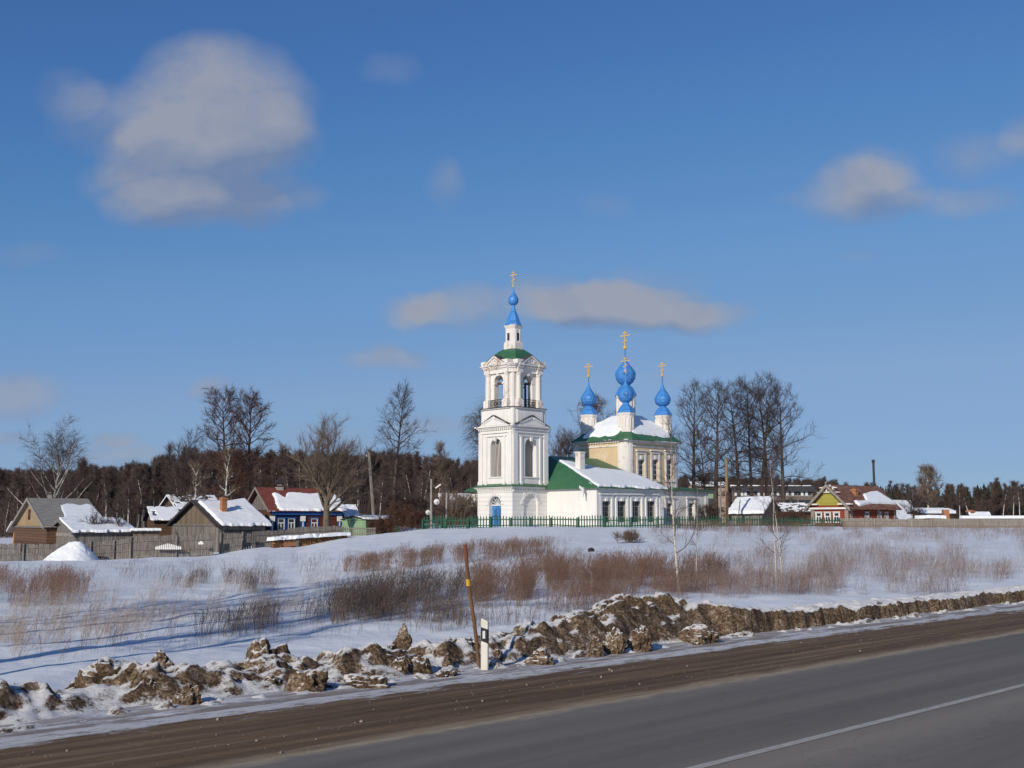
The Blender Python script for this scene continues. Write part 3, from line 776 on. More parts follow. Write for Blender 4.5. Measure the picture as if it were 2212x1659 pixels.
for fr in (W2, S2):                                                   # gables over the tier
    mb = MB(); g = 2.2
    mb.add([fr(a, d, z) for d in (-.30, .6) for a, z in ((-g, zg0), (g, zg0), (0, zg1 - .12))], [(0, 1, 2), (3, 5, 4), (0, 3, 4, 1), (1, 4, 5, 2), (2, 5, 3, 0)])
    for s in (-1, 1):
        for i in range(6):
            f = (i + .6) / 6.5
            c = s * g * (1 - f) * .82; z = zg0 + .1 + (zg1 - zg0 - .35) * f * .86
            mb.obox(fr, c - .1, c + .1, -.4, -.3, z - .02, z + .16)
    mb.mi = 1
    for s in (-1, 1):
        mb.hexa([fr(s * a, d, z) for z_ in (0, .045) for a, d, z in ((g + .30, -.42, zg0 - .12 + z_), (0, -.42, zg1 - .06 + z_), (0, .62, zg1 - .06 + z_), (g + .30, .62, zg0 - .12 + z_))])
    mb.build('gable', [M['white'], M['dark_roof']], tower)
mb = MB()                                                             # attic
mb.loft([csq(hA - .02, .55, zt(924)), csq(hA - .02, .55, zt(884))])
for fr in (fW(-hA + .02), fS(-hA + .02)): mb.obox(fr, -1.75, 1.75, -.07, 0, zt(918), zt(886.5))
for sx, sy in ((-1, -1), (-1, 1), (1, -1)): mb.lathe([(.30, zt(919)), (.30, zt(883))], sx * (hA - .34), sy * (hA - .34), 12)
mb.loft([csq(hA + .14, .6, zt(884)), csq(hA + .2, .6, zt(882))])
mb.mi = 1; mb.loft([csq(hA + .26, .6, zt(882) + .002), csq(hA + .26, .6, zt(880.6))])
mb.build('attic', [M['white'], M['dark_roof']], tower)
mb = MB()                                                             # belfry, open arches on four sides
z3, z4 = zt(881), zt(805); zsp = zt(823)
bel = [frame((-hB, 0), (0, -1), (1, 0)), frame((0, -hB), (1, 0), (0, 1)), frame((hB, 0), (0, 1), (-1, 0)), frame((0, hB), (-1, 0), (0, -1))]
for fr in bel:
    wall(mb, fr, -hB + .42, hB - .42, z3, z4, [(0.03, 1.32, z3 + .05, zsp, True)], .62, True)
    mb.obox(fr, -.12, .18, -.2, 0, zt(811.5), zt(803))
    for s in (-1, 1):
        mb.obox(fr, .03 + s * .66 - .16, .03 + s * .66 + .16, -.05, 0, zt(829), zt(825.5))
for sx in (-1, 1):
    for sy in (-1, 1):
        k = hB - .42
        mb.hexa([(sx * a, sy * b, z) for z in (z3, z4) for a, b in ((k - .2, k - .2), (hB, k), (hB - .02, k + .02), (k, hB))])
        mb.lathe([(.27, z3), (.27, z4)], sx * (hB - .24), sy * (hB - .24), 10)
for z0, z1, h, c in ((zt(806), zt(797), hB + .22, .42), (zt(797), zt(793), hB + .32, .42), (zt(793), zt(790), hB + .44, .42), (zt(790), zt(788), hB + .56, .42)):
    mb.loft([csq(h, c, z0), csq(h, c, z1)])
for fr in bel:
    for s in (-1, 1):                                                 # breaks over the columns
        for z0, z1, d in ((zt(806), zt(796), .42), (zt(796), zt(791), .54), (zt(791), zt(787.5), .68)):
            mb.obox(fr, s * 1.38 - .36, s * 1.38 + .36, -d, 0, z0, z1)
        mb.obox(fr, s * 1.55 - .42, s * 1.55 + .42, -.62, .4, zt(787.5), zt(779))
    for i in range(5): mb.obox(fr, -.75 + i * .36, -.58 + i * .36, -.44, 0, zt(795), zt(791.5))
mb.build('belfry', M['white_worn'], tower)
for fr in bel[:2]:
    for s in (-1, 1):
        mb = MB(); c = fr(s * 1.38, -.14, 0)
        mb.box(c[0] - .36, c[0] + .36, c[1] - .36, c[1] + .36, z3 + .002, zt(865)); mb.box(c[0] - .3, c[0] + .3, c[1] - .3, c[1] + .3, zt(865), zt(863))
        mb.lathe([(.27, zt(863)), (.30, zt(862)), (.255, zt(860)), (.25, zt(838)), (.225, zt(813)), (.24, zt(811.5)), (.31, zt(808.5)), (.31, zt(806))], c[0], c[1], 14)
        mb.build('column', M['white_worn'], tower, smooth=False)
    mb = MB()                                                         # iron railing between the columns
    for z in (zt(879), zt(863)): mb.obox(fr, -1.05, 1.05, -.16, -.11, z - .03, z + .03)
    for i in range(9): mb.obox(fr, -1.0 + i * .25 - .02, -1.0 + i * .25 + .02, -.15, -.12, zt(879), zt(863))
    for i in range(4):
        c = -.75 + i * .5
        for k in range(8):
            a, b = 2 * math.pi * k / 8, 2 * math.pi * (k + 1) / 8
            mb.beam(fr(c + .2 * math.cos(a), -.135, zt(871) + .2 * math.sin(a)), fr(c + .2 * math.cos(b), -.135, zt(871) + .2 * math.sin(b)), .035, .035)
    mb.build('railing', M['iron'], tower)
    mb = MB(); mb.beam(fr(-.75, .5, zt(826)), fr(.8, .5, zt(827)), .2, .22); mb.beam(fr(.55, .9, z3), fr(.55, .9, zt(826)), .16, .16)
    mb.build('bell_beam', M['log_brown'], tower)
    mb = MB(); g0, g1 = zt(787), zt(768.5); g = 1.32                  # low gables over the arches
    mb.add([fr(a, d, z) for d in (-.52, 1.2) for a, z in ((-g, g0), (g, g0), (0, g1 - .1))], [(0, 1, 2), (3, 5, 4), (0, 3, 4, 1), (1, 4, 5, 2), (2, 5, 3, 0)])
    for s in (-1, 1):
        mb.hexa([fr(s * a, d, z) for z_ in (-.16, .04) for a, d, z in ((g + .2, -.66, g0 - .02 + z_), (0, -.66, g1 + z_), (0, 1.2, g1 + z_), (g + .2, 1.2, g0 - .02 + z_))])
    mb.mi = 1
    for s in (-1, 1):
        mb.hexa([fr(s * a, d, z) for z_ in (.042, .08) for a, d, z in ((g + .22, -.7, g0 - .02 + z_), (0, -.7, g1 + z_), (0, 1.2, g1 + z_), (g + .22, 1.2, g0 - .02 + z_))])
    mb.mi = 0
    for i in range(3): mb.obox(fr, -.5 + i * .42, -.3 + i * .42, -.6, -.52, g0 + .18 + .15 * (i == 1), g0 + .42 + .18 * (i == 1))
    mb.build('gable', [M['white_worn'], M['dark_roof']], tower)
mb = MB(); mb.lathe([(.34, zt(850)), (.27, zt(846)), (.2, zt(838)), (.12, zt(833)), (.03, zt(831))], 0, 0, 14); mb.build('bell', M['iron'], tower, True)
mb = MB(); mb.loft([csq(hB + .3, .42, zt(788)), csq(2.02, .42, zt(781)), csq(1.86, .42, zt(772)), csq(1.62, .4, zt(763)), csq(1.3, .36, zt(756)), csq(.9, .3, zt(750))]); mb.build('tower_cap', M['green_roof'], tower)
mb = MB()
mb.loft([csq(.84, .30, zt(752)), csq(.84, .30, zt(737)), csq(.78, .3, zt(734)), csq(.69, .26, zt(733)), csq(.69, .26, zt(705)), csq(.80, .3, zt(700)), csq(.84, .3, zt(697))])
mb.mi = 1
for fr in (fW(-.69), fS(-.69)):
    mb.obox(fr, -.17, .17, -.012, .1, zt(731), zt(714.5))
mb.mi = 0
for fr in (fW(-.69), fS(-.69)):
    for s in (-.27, .27): mb.obox(fr, s - .06, s + .06, -.05, 0, zt(733), zt(707))
mb.build('lantern', [M['white_worn'], M['glass']], tower)
k = 111.3 / F
mb = MB(); r8 = math.pi / 8
mb.lathe([(20.5 * k, zt(697.5)), (20 * k, zt(696)), (16.5 * k, zt(690)), (14 * k, zt(683)), (11.5 * k, zt(676)), (8.5 * k, zt(669)), (6 * k, zt(663)), (4.2 * k, zt(657)), (3.3 * k, zt(650))], 0, 0, 8, r8)
mb.build('spire_roof', M['blue_dome'], tower)
onion(0, 0, [(3.2 * k, zt(652.5)), (7.5 * k, zt(650.5)), (10.6 * k, zt(647)), (11.8 * k, zt(642)), (11.2 * k, zt(637.5)), (8.6 * k, zt(632.5)), (5.2 * k, zt(628)), (2.6 * k, zt(623)), (1.3 * k, zt(617)), (.7 * k, zt(611))]).build('onion_dome', M['blue_dome'], tower)
cross(tower, 0, 0, zt(612), zt(577) - zt(612), .47, 2.6 * k)

# ---- refectory
s0 = 9.26; e0, e1 = 2.3, 12.4
zE = zS(1051.5, 2.6, s0); zR = ZV(988, wx(9, 0)[1]) - ZB
Sr = fS(-s0); Wr = fW(e0)
mb = MB()
ops = []
for x in (747, 940, 1120, 1302):
    c = e_of(1177.6 + .1736 * x, s0); ops.append((c, 1.22, zS(1128, c, s0), zS(1082.5, c, s0), False))
wall(mb, Sr, e0, e1, -.6, zE, ops, .42)
mb.box(e0, e0 + .1, -s0 + .01, s0, -.6, zE); mb.box(e0 + .1, e1, s0 - .1, s0, -.6, zE); mb.box(e1 - .1, e1, -s0 + .01, s0 - .1, -.6, zE)
for c, w, zb, zz, _ in ops:
    for s in (-1, 1): mb.obox(Sr, c + s * .86 - .11, c + s * .86 + .11, -.10, 0, zb - .2, zz + .55)
    mb.obox(Sr, c - .97, c + .97, -.08, 0, zz + .34, zz + .55)
    mb.obox(Sr, c - 1.08, c + 1.08, -.22, 0, zz + .62, zz + .76)
    mb.obox(Sr, c - .16, c + .16, -.12, 0, zz, zz + .34)
    mb.obox(Sr, c - .9, c + .9, -.14, 0, zb - .3, zb - .18)
mb.obox(Sr, e0 - .05, e0 + .75, -.07, 0, -.6, zE - .3); mb.obox(Sr, e1 - .6, e1 + .04, -.07, 0, -.6, zE - .3)
mb.obox(Wr, s0 - 1.25, s0 + .07, -.06, 0, -.6, zE - .3); mb.obox(Wr, 2.7, s0 + .06, -.12, 0, zE - .26, zE - .08)
mb.obox(Sr, e0 - .1, e1 + .1, -.10, 0, zE - .5, zE - .36); mb.obox(Sr, e0 - .16, e1 + .16, -.26, 0, zE - .16, zE - .02)
ref = mb.build('refectory', M['white'], church); ref['label'] = 'low white refectory with barred windows between tower and nave'
for c, w, zb, zz, _ in ops:
    window(ref, Sr, c, w, zb, zz, .3, 2, 4, .06)
    mb = MB()
    for i in range(7): mb.obox(Sr, c - .52 + i * .175 - .012, c - .52 + i * .175 + .012, .06, .085, zb, zz)
    for i in range(5): z = zb + (zz - zb) * (i + .5) / 5; mb.obox(Sr, c - .6, c + .6, .055, .09, z - .012, z + .012)
    mb.build('window_grille', M['iron'], ref)
ea = 5.3; eo = .45
A1, A2, B1, B2 = (e0 - eo, -s0 - eo, zE), (e1 + .25, -s0 - eo, zE), (e0 - eo, s0 + eo, zE), (e1 + .25, s0 + eo, zE)
Rw, Re = (ea, 0, zR), (e1 + .25, 0, zR)
mb = MB(); dz = lambda p, k: (p[0], p[1], p[2] - k)
mb.add([A1, A2, Re, Rw, B1, B2] + [dz(p, .14) for p in (A1, A2, B1, B2)],
       [(0, 1, 2, 3), (5, 4, 3, 2), (4, 0, 3), (0, 6, 7, 1), (5, 9, 8, 4), (4, 8, 6, 0), (6, 8, 9, 7), (1, 7, 9, 5, 2)])
mb.build('roof', M['green_roof'], ref)
def Pref(s, t):   # s along the eave (west to east), t up the slope
    l = [A1[i] + (Rw[i] - A1[i]) * t for i in range(3)]; r = [A2[i] + (Re[i] - A2[i]) * t for i in range(3)]
    return tuple(l[i] + (r[i] - l[i]) * s for i in range(3))
def mref(s, t):
    top = .86 - .33 * s + .03 * np.sin(s * 9) + (fbm(s * 4, t * 0, seed=5) - .5) * .08
    side = (s - .015 - .10 * (t > 2)) * 5 + (fbm(t * 5, s * 0, seed=6) - .5) * .12
    return np.minimum(np.minimum((top - t) * 1.6, side), 1)
snow_sheet('snow_cover', ref, Pref, 90, 60, mref, .18, nrm=(0, -.3, .95), seed=2)
mb = MB(); c = (e_of(1208, 7.0), -6.8)
ch = lambda x0, z0, z1, k: mb.box(c[0] - k, c[0] + k, c[1] - k, c[1] + k, z0, z1)
zc = zE + (zR - zE) * (s0 + eo + c[1]) / (s0 + eo)
c = (5.0, -4.6); zc = zS(1010, 5, 4.6)
ch(0, zc - .6, zS(979, 5, 4.6), .34); ch(0, zS(979, 5, 4.6), zS(976, 5, 4.6), .40)
mb.build('chimney', M['white_worn'], ref)
mb = MB(); a = -n_of(1262, e0)
mb.hexa([Wr(a_, d, z) for a_, d, z in ((a - .5, -.1, zE - .0), (a - .1, -.7, zE - .12), (a + .5, -.7, zE - .42), (a + .3, -.1, zE - .3), (a - .5, -.1, zE + .22), (a - .1, -.7, zE + .12), (a + .5, -.75, zE - .18), (a + .3, -.1, zE - .02))])
mb.lathe([(.05, zE - 1.0), (.16, zE - .3)], *Wr(a + .42, -.72, 0)[:2], 8)
mb.build('rain_spout', M['white_paint'], ref)

# ---- nave (upper cube)
eW, eL, cC = 12.885, 9.4, 3.96; ec = eW + eL / 2; hx = eL / 2
fWn = fW(eW); fSn = fS(-cC)
zN = zS(952.5, ec, cC); zq = zS(1056, ec, cC)
cc = 1.0
mb = MB()
ops = []
for u in (1383.5, 1413.5, 1444):
    c = e_of(u, cC); ops.append((c, 1.02, zS(1036, c, cC), zS(993.5, c, cC), False))
wall(mb, fSn, eW + cc, eW + eL - cc, zq - .2, zN, ops, .4)
mb.obox(fWn, -cC + cc, cC - cc, 0, .1, zq - 3, zN)
mb.box(eW + eL - .1, eW + eL, -cC + cc, cC - cc, zq - .5, zN); mb.box(eW + cc, eW + eL - cc, cC - .1, cC, zq - .5, zN)
nave = mb.build('nave', M['ochre'], church); nave['label'] = 'ochre walled upper nave with white trim under a snowy green hipped roof'
for sx, sy in ((-1, -1), (-1, 1), (1, -1), (1, 1)):                   # rounded white corners
    pts = []; mb = MB()
    for i in range(7):
        a = math.pi / 2 * i / 6
        pts.append((ec + sx * (hx - cc + (cc + .06) * math.sin(a)), sy * (cC - cc + (cc + .06) * math.cos(a))))
    inner = [(ec + sx * (hx - cc - .15), sy * (cC - cc - .15))]
    P_ = pts + [(ec + sx * (hx + .06), sy * (cC - cc - .12)), inner[0], (ec + sx * (hx - cc - .12), sy * (cC + .06))]
    mb.loft([[(x, y, z) for x, y in P_] for z in (zq - .5, zN - .02)])
    mb.build('corner_pilaster', M['white_worn'], nave)
mb = MB()
zd = zS(963, ec, cC)
for fr, a0, a1 in ((fSn, eW + cc, eW + eL - cc), (fWn, -cC + cc, cC - cc)):
    mb.obox(fr, a0, a1, -.09, 0, zS(967.5, ec, cC), zS(964.5, ec, cC))
    mb.obox(fr, a0 - .2, a1 + .2, -.08, 0, zS(959.5, ec, cC), zN)
    dentils(mb, fr, a0 - .3, a1 + .3, zS(959, ec, cC), zS(956.5, ec, cC), .36, .22)
for z0, z1, e in ((zS(956.5, ec, cC), zS(954.5, ec, cC), .2), (zS(954.5, ec, cC), zN + .02, .34)):
    mb.loft([[(x + ec, y, z) for x, y, z in csq(hx + e, cc * .9, zz, cC + e)] for zz, z in ((z0, z0), (z1, z1))])
for c, w, zb, zz, _ in ops:
    for s in (-1, 1): mb.obox(fSn, c + s * .68 - .12, c + s * .68 + .12, -.10, 0, zb - .15, zz + .85)
    mb.obox(fSn, c - .8, c + .8, -.07, 0, zz + .02, zz + .50)
    mb.obox(fSn, c - .8, c + .8, -.12, 0, zz + .66, zz + .86)
    mb.obox(fSn, c - .92, c + .92, -.24, 0, zz + .94, zz + 1.07)
    mb.obox(fSn, c - .14, c + .14, -.14, 0, zz + .1, zz + .5)
    mb.obox(fSn, c - .8, c + .8, -.16, 0, zb - .27, zb - .15); mb.obox(fSn, c - .7, c + .7, -.06, 0, zq, zb - .4)
mb.build('cornice_and_trim', M['white_worn'], nave)
for c, w, zb, zz, _ in ops: window(nave, fSn, c, w, zb, zz, .22, 2, 4, .07)
zT = ZV(903, wx(ec, 0)[1]) - ZB
zN2 = zN + .02
bot = csq(hx + .55, cc, zN2, cC + .55); top = csq(1.5, .45, zT, 1.4)
lift = .22
mid = [(b[0] + (t[0] - b[0]) * .45, b[1] + (t[1] - b[1]) * .45, b[2] + (t[2] - b[2]) * .45 + lift) for b, t in zip(bot, top)]
off = lambda ring: [(x + ec, y, z) for x, y, z in ring]
mb = MB(); mb.loft([off([(x, y, z - .1) for x, y, z in bot]), off(bot), off(mid), off(top)])
mb.build('roof', M['green_roof'], nave)
def lerp3(a, b, f): return [a[i] + (b[i] - a[i]) * f for i in range(3)]
order = [4, 5, 6, 7, 0]         # west edge (north to south), chamfer, south edge
def Pnave(s, t):
    out = [np.zeros_like(s) for _ in range(3)]
    seg = np.array([0, .42, .56, .98, 1.0001]); 
    k = np.clip(np.searchsorted(seg, s, side='right') - 1, 0, 3)
    f = (s - seg[k]) / (seg[k + 1] - seg[k])
    for i in range(3):
        B = np.array([bot[j][i] for j in order]); Mi = np.array([mid[j][i] for j in order]); T = np.array([top[j][i] for j in order])
        b = B[k] + (B[k + 1] - B[k]) * f; m_ = Mi[k] + (Mi[k + 1] - Mi[k]) * f; t_ = T[k] + (T[k + 1] - T[k]) * f
        out[i] = np.where(t < .45, b + (m_ - b) * t / .45, m_ + (t_ - m_) * (t - .45) / .55)
    return out[0] + ec, out[1], out[2]
def mnave(s, t):
    nz = (fbm(s * 14, s * 0, seed=8, oct=4) - .5) * .16
    low = .12 + nz + .34 * np.exp(-((s - .50) / .075) ** 2) + .10 * sstep(.85, 1, s) + .3 * sstep(.93, 1, s)
    low = np.where(s < .06, .5, low)
    return np.minimum((t - low) * 2.2, 1)
snow_sheet('snow_cover', nave, Pnave, 170, 60, mnave, .20, nrm=(0, 0, 1), seed=12)

def drum(cx, cy, v, k, big=False):
    """v: print rows of drum foot, skirt foot, neck, belly, tip, ball, cross top at this dome; k metres per pixel"""
    Y = wx(ec + cx, cy)[1]; z = lambda q: ZV(q, Y) - ZB
    rd = v['rd'] * k; x, y = ec + cx, cy
    mb = MB()
    mb.lathe([(rd * 1.07, z(v['foot'])), (rd * 1.07, z(v['foot'] - 6)), (rd * .94, z(v['foot'] - 7)), (rd * .94, z(v['skirt'] + 7)), (rd * 1.02, z(v['skirt'] + 4)), (rd * 1.08, z(v['skirt']))], x, y, 8, math.pi / 8)
    for i in range(8):                                              # blind arches on the faces
        a = math.pi / 4 * i; ap = rd * .94 * math.cos(math.pi / 8)
        fr = frame((x + ap * math.cos(a), y + ap * math.sin(a)), (-math.sin(a), math.cos(a)), (-math.cos(a), -math.sin(a)))
        zt0, zt1 = z(v['foot'] - 8), z(v['skirt'] + 12); w = rd * .2
        for s in (-1, 1): mb.obox(fr, s * w - .05, s * w + .05, -.06, 0, zt0, zt1)
        for q in range(5):
            a0, a1 = math.pi * q / 5, math.pi * (q + 1) / 5
            mb.hexa([fr(-r * math.cos(t), d, zt1 + r * math.sin(t)) for d in (0, -.06) for r, t in ((w - .05, a0), (w + .05, a0), (w + .05, a1), (w - .05, a1))])
    d = mb.build('drum', M['white_worn'], church)
    mb = MB(); rs = v['rs'] * k
    mb.lathe([(rs * 1.0, z(v['skirt'] + .5)), (rs, z(v['skirt'] - 1)), (rs * .86, z(v['skirt'] - 7 * v['s'])), (rs * .70, z(v['skirt'] - 13 * v['s'])), (rs * .46, z(v['skirt'] - 18 * v['s'])), (v['rn'] * k, z(v['neck'] + 1)), (v['rn'] * k, z(v['neck'] - 2))], x, y, 8, math.pi / 8)
    mb.build('skirt_roof', M['blue_dome'], d)
    ro = v['ro'] * k; b, n, t = v['belly'], v['neck'], v['tip']
    prof = [(v['rn'] * k, z(n)), (ro * .72, z(n + (b - n) * .22)), (ro * .93, z(n + (b - n) * .55)), (ro, z(b)), (ro * .955, z(b + (t - b) * .10)), (ro * .83, z(b + (t - b) * .21)), (ro * .62, z(b + (t - b) * .35)),
            (ro * .40, z(b + (t - b) * .49)), (ro * .23, z(b + (t - b) * .63)), (ro * .12, z(b + (t - b) * .77)), (ro * .065, z(t)), (ro * .05, z(v['ball']))]
    onion(x, y, prof, 14).build('onion_dome', M['blue_dome'], d)
    cross(d, x, y, z(v['ball'] + 2), z(v['top']) - z(v['ball'] + 2), v['arm'], v['rb'] * k)
qx, qy = 3.2, 2.75
kk = lambda cx, cy: wx(ec + cx, cy)[1] / F
drum(0, 0, dict(foot=906, skirt=855, neck=832, belly=808, tip=766, ball=752, top=715, rd=22, rs=25, ro=22.5, rn=9.5, rb=4.3, s=1.2, arm=.66), kk(0, 0))
sm = dict(rd=19, rs=20.5, ro=17.6, rn=7.2, rb=2.9, s=.95, arm=.58)
drum(-qx, -qy, dict(foot=934, skirt=892, neck=870, belly=852, tip=814, ball=802, top=771, **sm), kk(-qx, -qy))
drum(-qx, qy, dict(foot=938, skirt=896.5, neck=877, belly=862, tip=823, ball=813, top=784, **sm), kk(-qx, qy))
drum(qx, -qy, dict(foot=938, skirt=898, neck=878, belly=863, tip=822, ball=811, top=782, **sm), kk(qx, -qy))
drum(qx, qy, dict(foot=938, skirt=902, neck=881, belly=866, tip=826, ball=815, top=786, **sm), kk(qx, qy))

# ---- lower walls of the nave and the chancel
mb = MB(); sC = cC + .12; eE = 27.0; fl = fS(-sC)
zq2 = zS(1060.5, eE - 1, sC); 
ops = []
for u, w in ((1443, 1.0), (1489, 1.1)):
    c = e_of(u, sC); ops.append((c, w, zS(1126, c, sC), zS(1087, c, sC), False))
zk = zS(1057.5, 20, sC)
wall(mb, fl, eW, eE, -.6, zk, ops, .4)
mb.box(eE - .1, eE, -sC + .01, sC, -.6, zk); mb.box(eW, eE - .1, sC - .1, sC, -.6, zk); 
mb.obox(fl, eW, eE + .1, -.16, 0, zk - .3, zk - .12); mb.obox(fl, eE - .5, eE + .03, -.07, 0, -.6, zk - .35)
for c, w, zb, zz, _ in ops:
    for s in (-1, 1): mb.obox(fl, c + s * .72 - .12, c + s * .72 + .12, -.09, 0, zb, zz + .5)
    mb.obox(fl, c - .95, c + .95, -.18, 0, zz + .55, zz + .68)
chan = mb.build('chancel', M['white_worn'], church); chan['label'] = 'low worn white chancel at the east end'
for c, w, zb, zz, _ in ops: window(chan, fl, c, w, zb, zz, .25, 2, 4, .06)
mb = MB(); ov = .4; eN = eW + eL
b_ = [(eW - .1, -sC - ov), (eE + ov, -sC - ov), (eE + ov, sC + ov), (eW - .1, sC + ov)]
zh = zS(1046, eN, cC)
mb.add([(x, y, zk - .1) for x, y in b_] + [(x, y, zk + .03) for x, y in b_] + [(eW - .1, -cC + .05, zk + .3), (eN, -cC + .05, zk + .3), (eN, -1.2, zh), (eN, 1.2, zh), (eN, cC - .05, zk + .3), (eW - .1, cC - .05, zk + .3)],
       [(0, 3, 2, 1), (0, 1, 5, 4), (1, 2, 6, 5), (2, 3, 7, 6), (3, 0, 4, 7), (4, 5, 9, 8), (5, 10, 9), (5, 6, 11, 10), (6, 12, 11), (6, 7, 13, 12)])
mb.build('roof', M['green_roof'], chan)
# ================================================================ VILLAGE
def qx_(u): return ray(u, 1110)[0]
def house(name, label, cat, ul, uc, ur, Y, beta, v_eave, v_ridge, zg=None, wall_m='log_brown', gable_m='brown_board', roof_m='slate',
          over=.4, snow=None, th=.22, group=None, right=False, back_drop=0, roof_th=.1, hip=0):
    """gabled building. Gable on the left end: ul-uc is the gable wall, uc-ur the front. right=True: ul-uc is the front, uc-ur the gable"""
    b = R(beta); xd = (math.cos(b), math.sin(b)); yd = (-math.sin(b), math.cos(b))
    C = (qx_(uc) * Y, Y)
    sol = lambda u, g: (qx_(u) * C[1] - C[0]) / (g[0] - qx_(u) * g[1])
    if right:
        L = sol(ul, (-xd[0], -xd[1])); W = sol(ur, yd)
        o = (C[0] - L * xd[0], C[1] - L * xd[1])
    else:
        W = sol(ul, yd); L = sol(ur, xd); o = C
    if zg is None: zg = gz(*o) - .1
    t = thing(name, label, cat, (o[0], o[1], zg), b, group)
    ze = ZV(v_eave, Y) - zg; zr = ZV(v_ridge, Y + W / 2 * yd[1]) - zg
    h = W / 2; sl = (zr - ze) / h
    mb = MB(); mb.box(0, L, 0, W, -.4, ze - .02); w = mb.build('wall', M[wall_m], t)
    for x0, x1 in ((0.02, .14), (L - .14, L - .02)):
        mb = MB()
        mb.add([(x, y, z) for x in (x0, x1) for y, z in ((.01, ze - .02), (W - .01, ze - .02), (h, zr - .06))], [(0, 2, 1), (3, 4, 5), (0, 1, 4, 3), (1, 2, 5, 4), (2, 0, 3, 5)])
        mb.build('gable', M[gable_m], t)
    mb = MB(); e = over
    for s in (-1, 1):
        d = e + (back_drop if s > 0 else 0)
        ye, zl = (-d if s < 0 else W + d), ze - sl * d
        for k0, k1, x0, x1 in ((0, roof_th, -e, L + e),):
            mb.hexa([(x, y, z + k) for k in (k0, k1) for x, y, z in ((x0, ye, zl), (x1, ye, zl), (x1, h, zr), (x0, h, zr))])
    roof = mb.build('roof', M[roof_m], t)
    if snow:
        k1 = roof_th
        P_ = lambda s, q: (-e + (L + 2 * e) * s, -e + (h + e) * q, ze - sl * e + (zr - ze + sl * e) * q + k1)
        n = Vector((0, -sl, 1)).normalized()
        snow_sheet('snow_cover', t, P_, 70, 44, snow, th, nrm=n, seed=int(uc))
    return t, dict(L=L, W=W, ze=ze, zr=zr, h=h, sl=sl, F=frame((0, 0), (1, 0), (0, 1)), G=frame((0, 0), (0, 1), (1, 0)), GR=frame((L, 0), (0, 1), (-1, 0)), o=o, zg=zg, xd=xd, yd=yd, roof=roof, e=e)
def eu(d, u):      # position along the front wall at print column u
    C = d['o']; return (qx_(u) * C[1] - C[0]) / (d['xd'][0] - qx_(u) * d['xd'][1])
def gu(d, u):      # position along the gable wall
    C = d['o']; return (qx_(u) * C[1] - C[0]) / (d['yd'][0] - qx_(u) * d['yd'][1])
def casing(parent, fr, c, w, zb, zt, trim, bar='white_paint', k=.16, name='window', head=.0):
    mb = MB()
    mb.obox(fr, c - w / 2, c + w / 2, -.02, .05, zb, zt)
    mb.mi = 1
    for x in (c - w / 2, c, c + w / 2): mb.obox(fr, x - .04, x + .04, -.05, 0, zb, zt if x != c else zt - (zt - zb) * .38)
    for z in (zb, zt - (zt - zb) * .38, zt): mb.obox(fr, c - w / 2, c + w / 2, -.053, 0, z - .04, z + .04)
    mb.mi = 2
    for s in (-1, 1): mb.obox(fr, c + s * (w / 2 + k / 2 + .04) - k / 2, c + s * (w / 2 + k / 2 + .04) + k / 2, -.08, 0, zb - .1, zt + .1)
    mb.obox(fr, c - w / 2 - k - .1, c + w / 2 + k + .1, -.12, 0, zt + .045, zt + .045 + k * 1.2 + head)
    mb.obox(fr, c - w / 2 - k - .08, c + w / 2 + k + .08, -.12, 0, zb - k, zb - .045)
    return mb.build(name, [M['glass'], M[bar], M[trim]], parent)
def stack(parent, x, y, z0, z1, w, m, cap=True, name='chimney'):
    mb = MB(); mb.box(x - w / 2, x + w / 2, y - w / 2, y + w / 2, z0, z1 - .16)
    if cap: mb.box(x - w / 2 - .07, x + w / 2 + .07, y - w / 2 - .07, y + w / 2 + .07, z1 - .16, z1)
    mb.box(x - w * .3, x + w * .3, y - w * .3, y + w * .3, z1 - .01, z1 + .08)
    return mb.build(name, M[m], parent)
def barge(t, d, m, gable=0, w=.16):
    mb = MB(); x = -d['e'] - .03 if gable == 0 else d['L'] + d['e'] + .03
    for s in (-1, 1):
        y = -d['e'] if s < 0 else d['W'] + d['e']
        mb.hexa([(x + k, yy, z + q) for q in (-w, .14) for k, yy, z in ((-.03, y, d['ze'] - d['sl'] * d['e']), (.03, y, d['ze'] - d['sl'] * d['e']), (.03, d['h'], d['zr']), (-.03, d['h'], d['zr']))])
    return mb.build('bargeboard', M[m], t)
nz1 = lambda s, k, a: (fbm(s * 5, s * 0 + k, seed=k, oct=4) - .5) * a

# --- far left house with grey sheet roof
t, d = house('old_house', 'old house with a grey sheet roof and small attic window at the left edge', 'house', 33, 103, 228, 103, 31, 1137, 1078, None, 'log_brown', 'yellow_board', 'slate', .35,
    lambda s, q: np.minimum(np.minimum((.80 + nz1(s, 3, .22) - q) * 1.5, (s - .30 - .22 * q + nz1(q, 4, .1)) * 3), (.96 - s + .1 * (1 - q)) * 5), .05)
casing(t, d['G'], d['h'] + .3, .8, d['ze'] + .75, d['ze'] + 1.55, 'log_brown', 'iron', .06, 'attic_window')
mb = MB(); mb.obox(d['G'], -.1, d['W'] + .1, -.12, 0, d['ze'] - .16, d['ze'] + .02); mb.build('tie_board', M['grey_board'], t)
barge(t, d, 'plank_pale')
stack(t, d['L'] * .35, d['h'] + .1, d['zr'] - .4, d['zr'] + .62, .34, 'concrete', False)
mb = MB(); mb.box(.3, 4.5, d['W'] + .02, d['W'] + 3.2, -.4, d['ze'] - .55); w = mb.build('side_extension', M['orange_board'], t)
mb = MB(); y0, y1 = d['W'] - .3, d['W'] + 3.8; z0, z1 = d['ze'] + .28, d['ze'] - .75
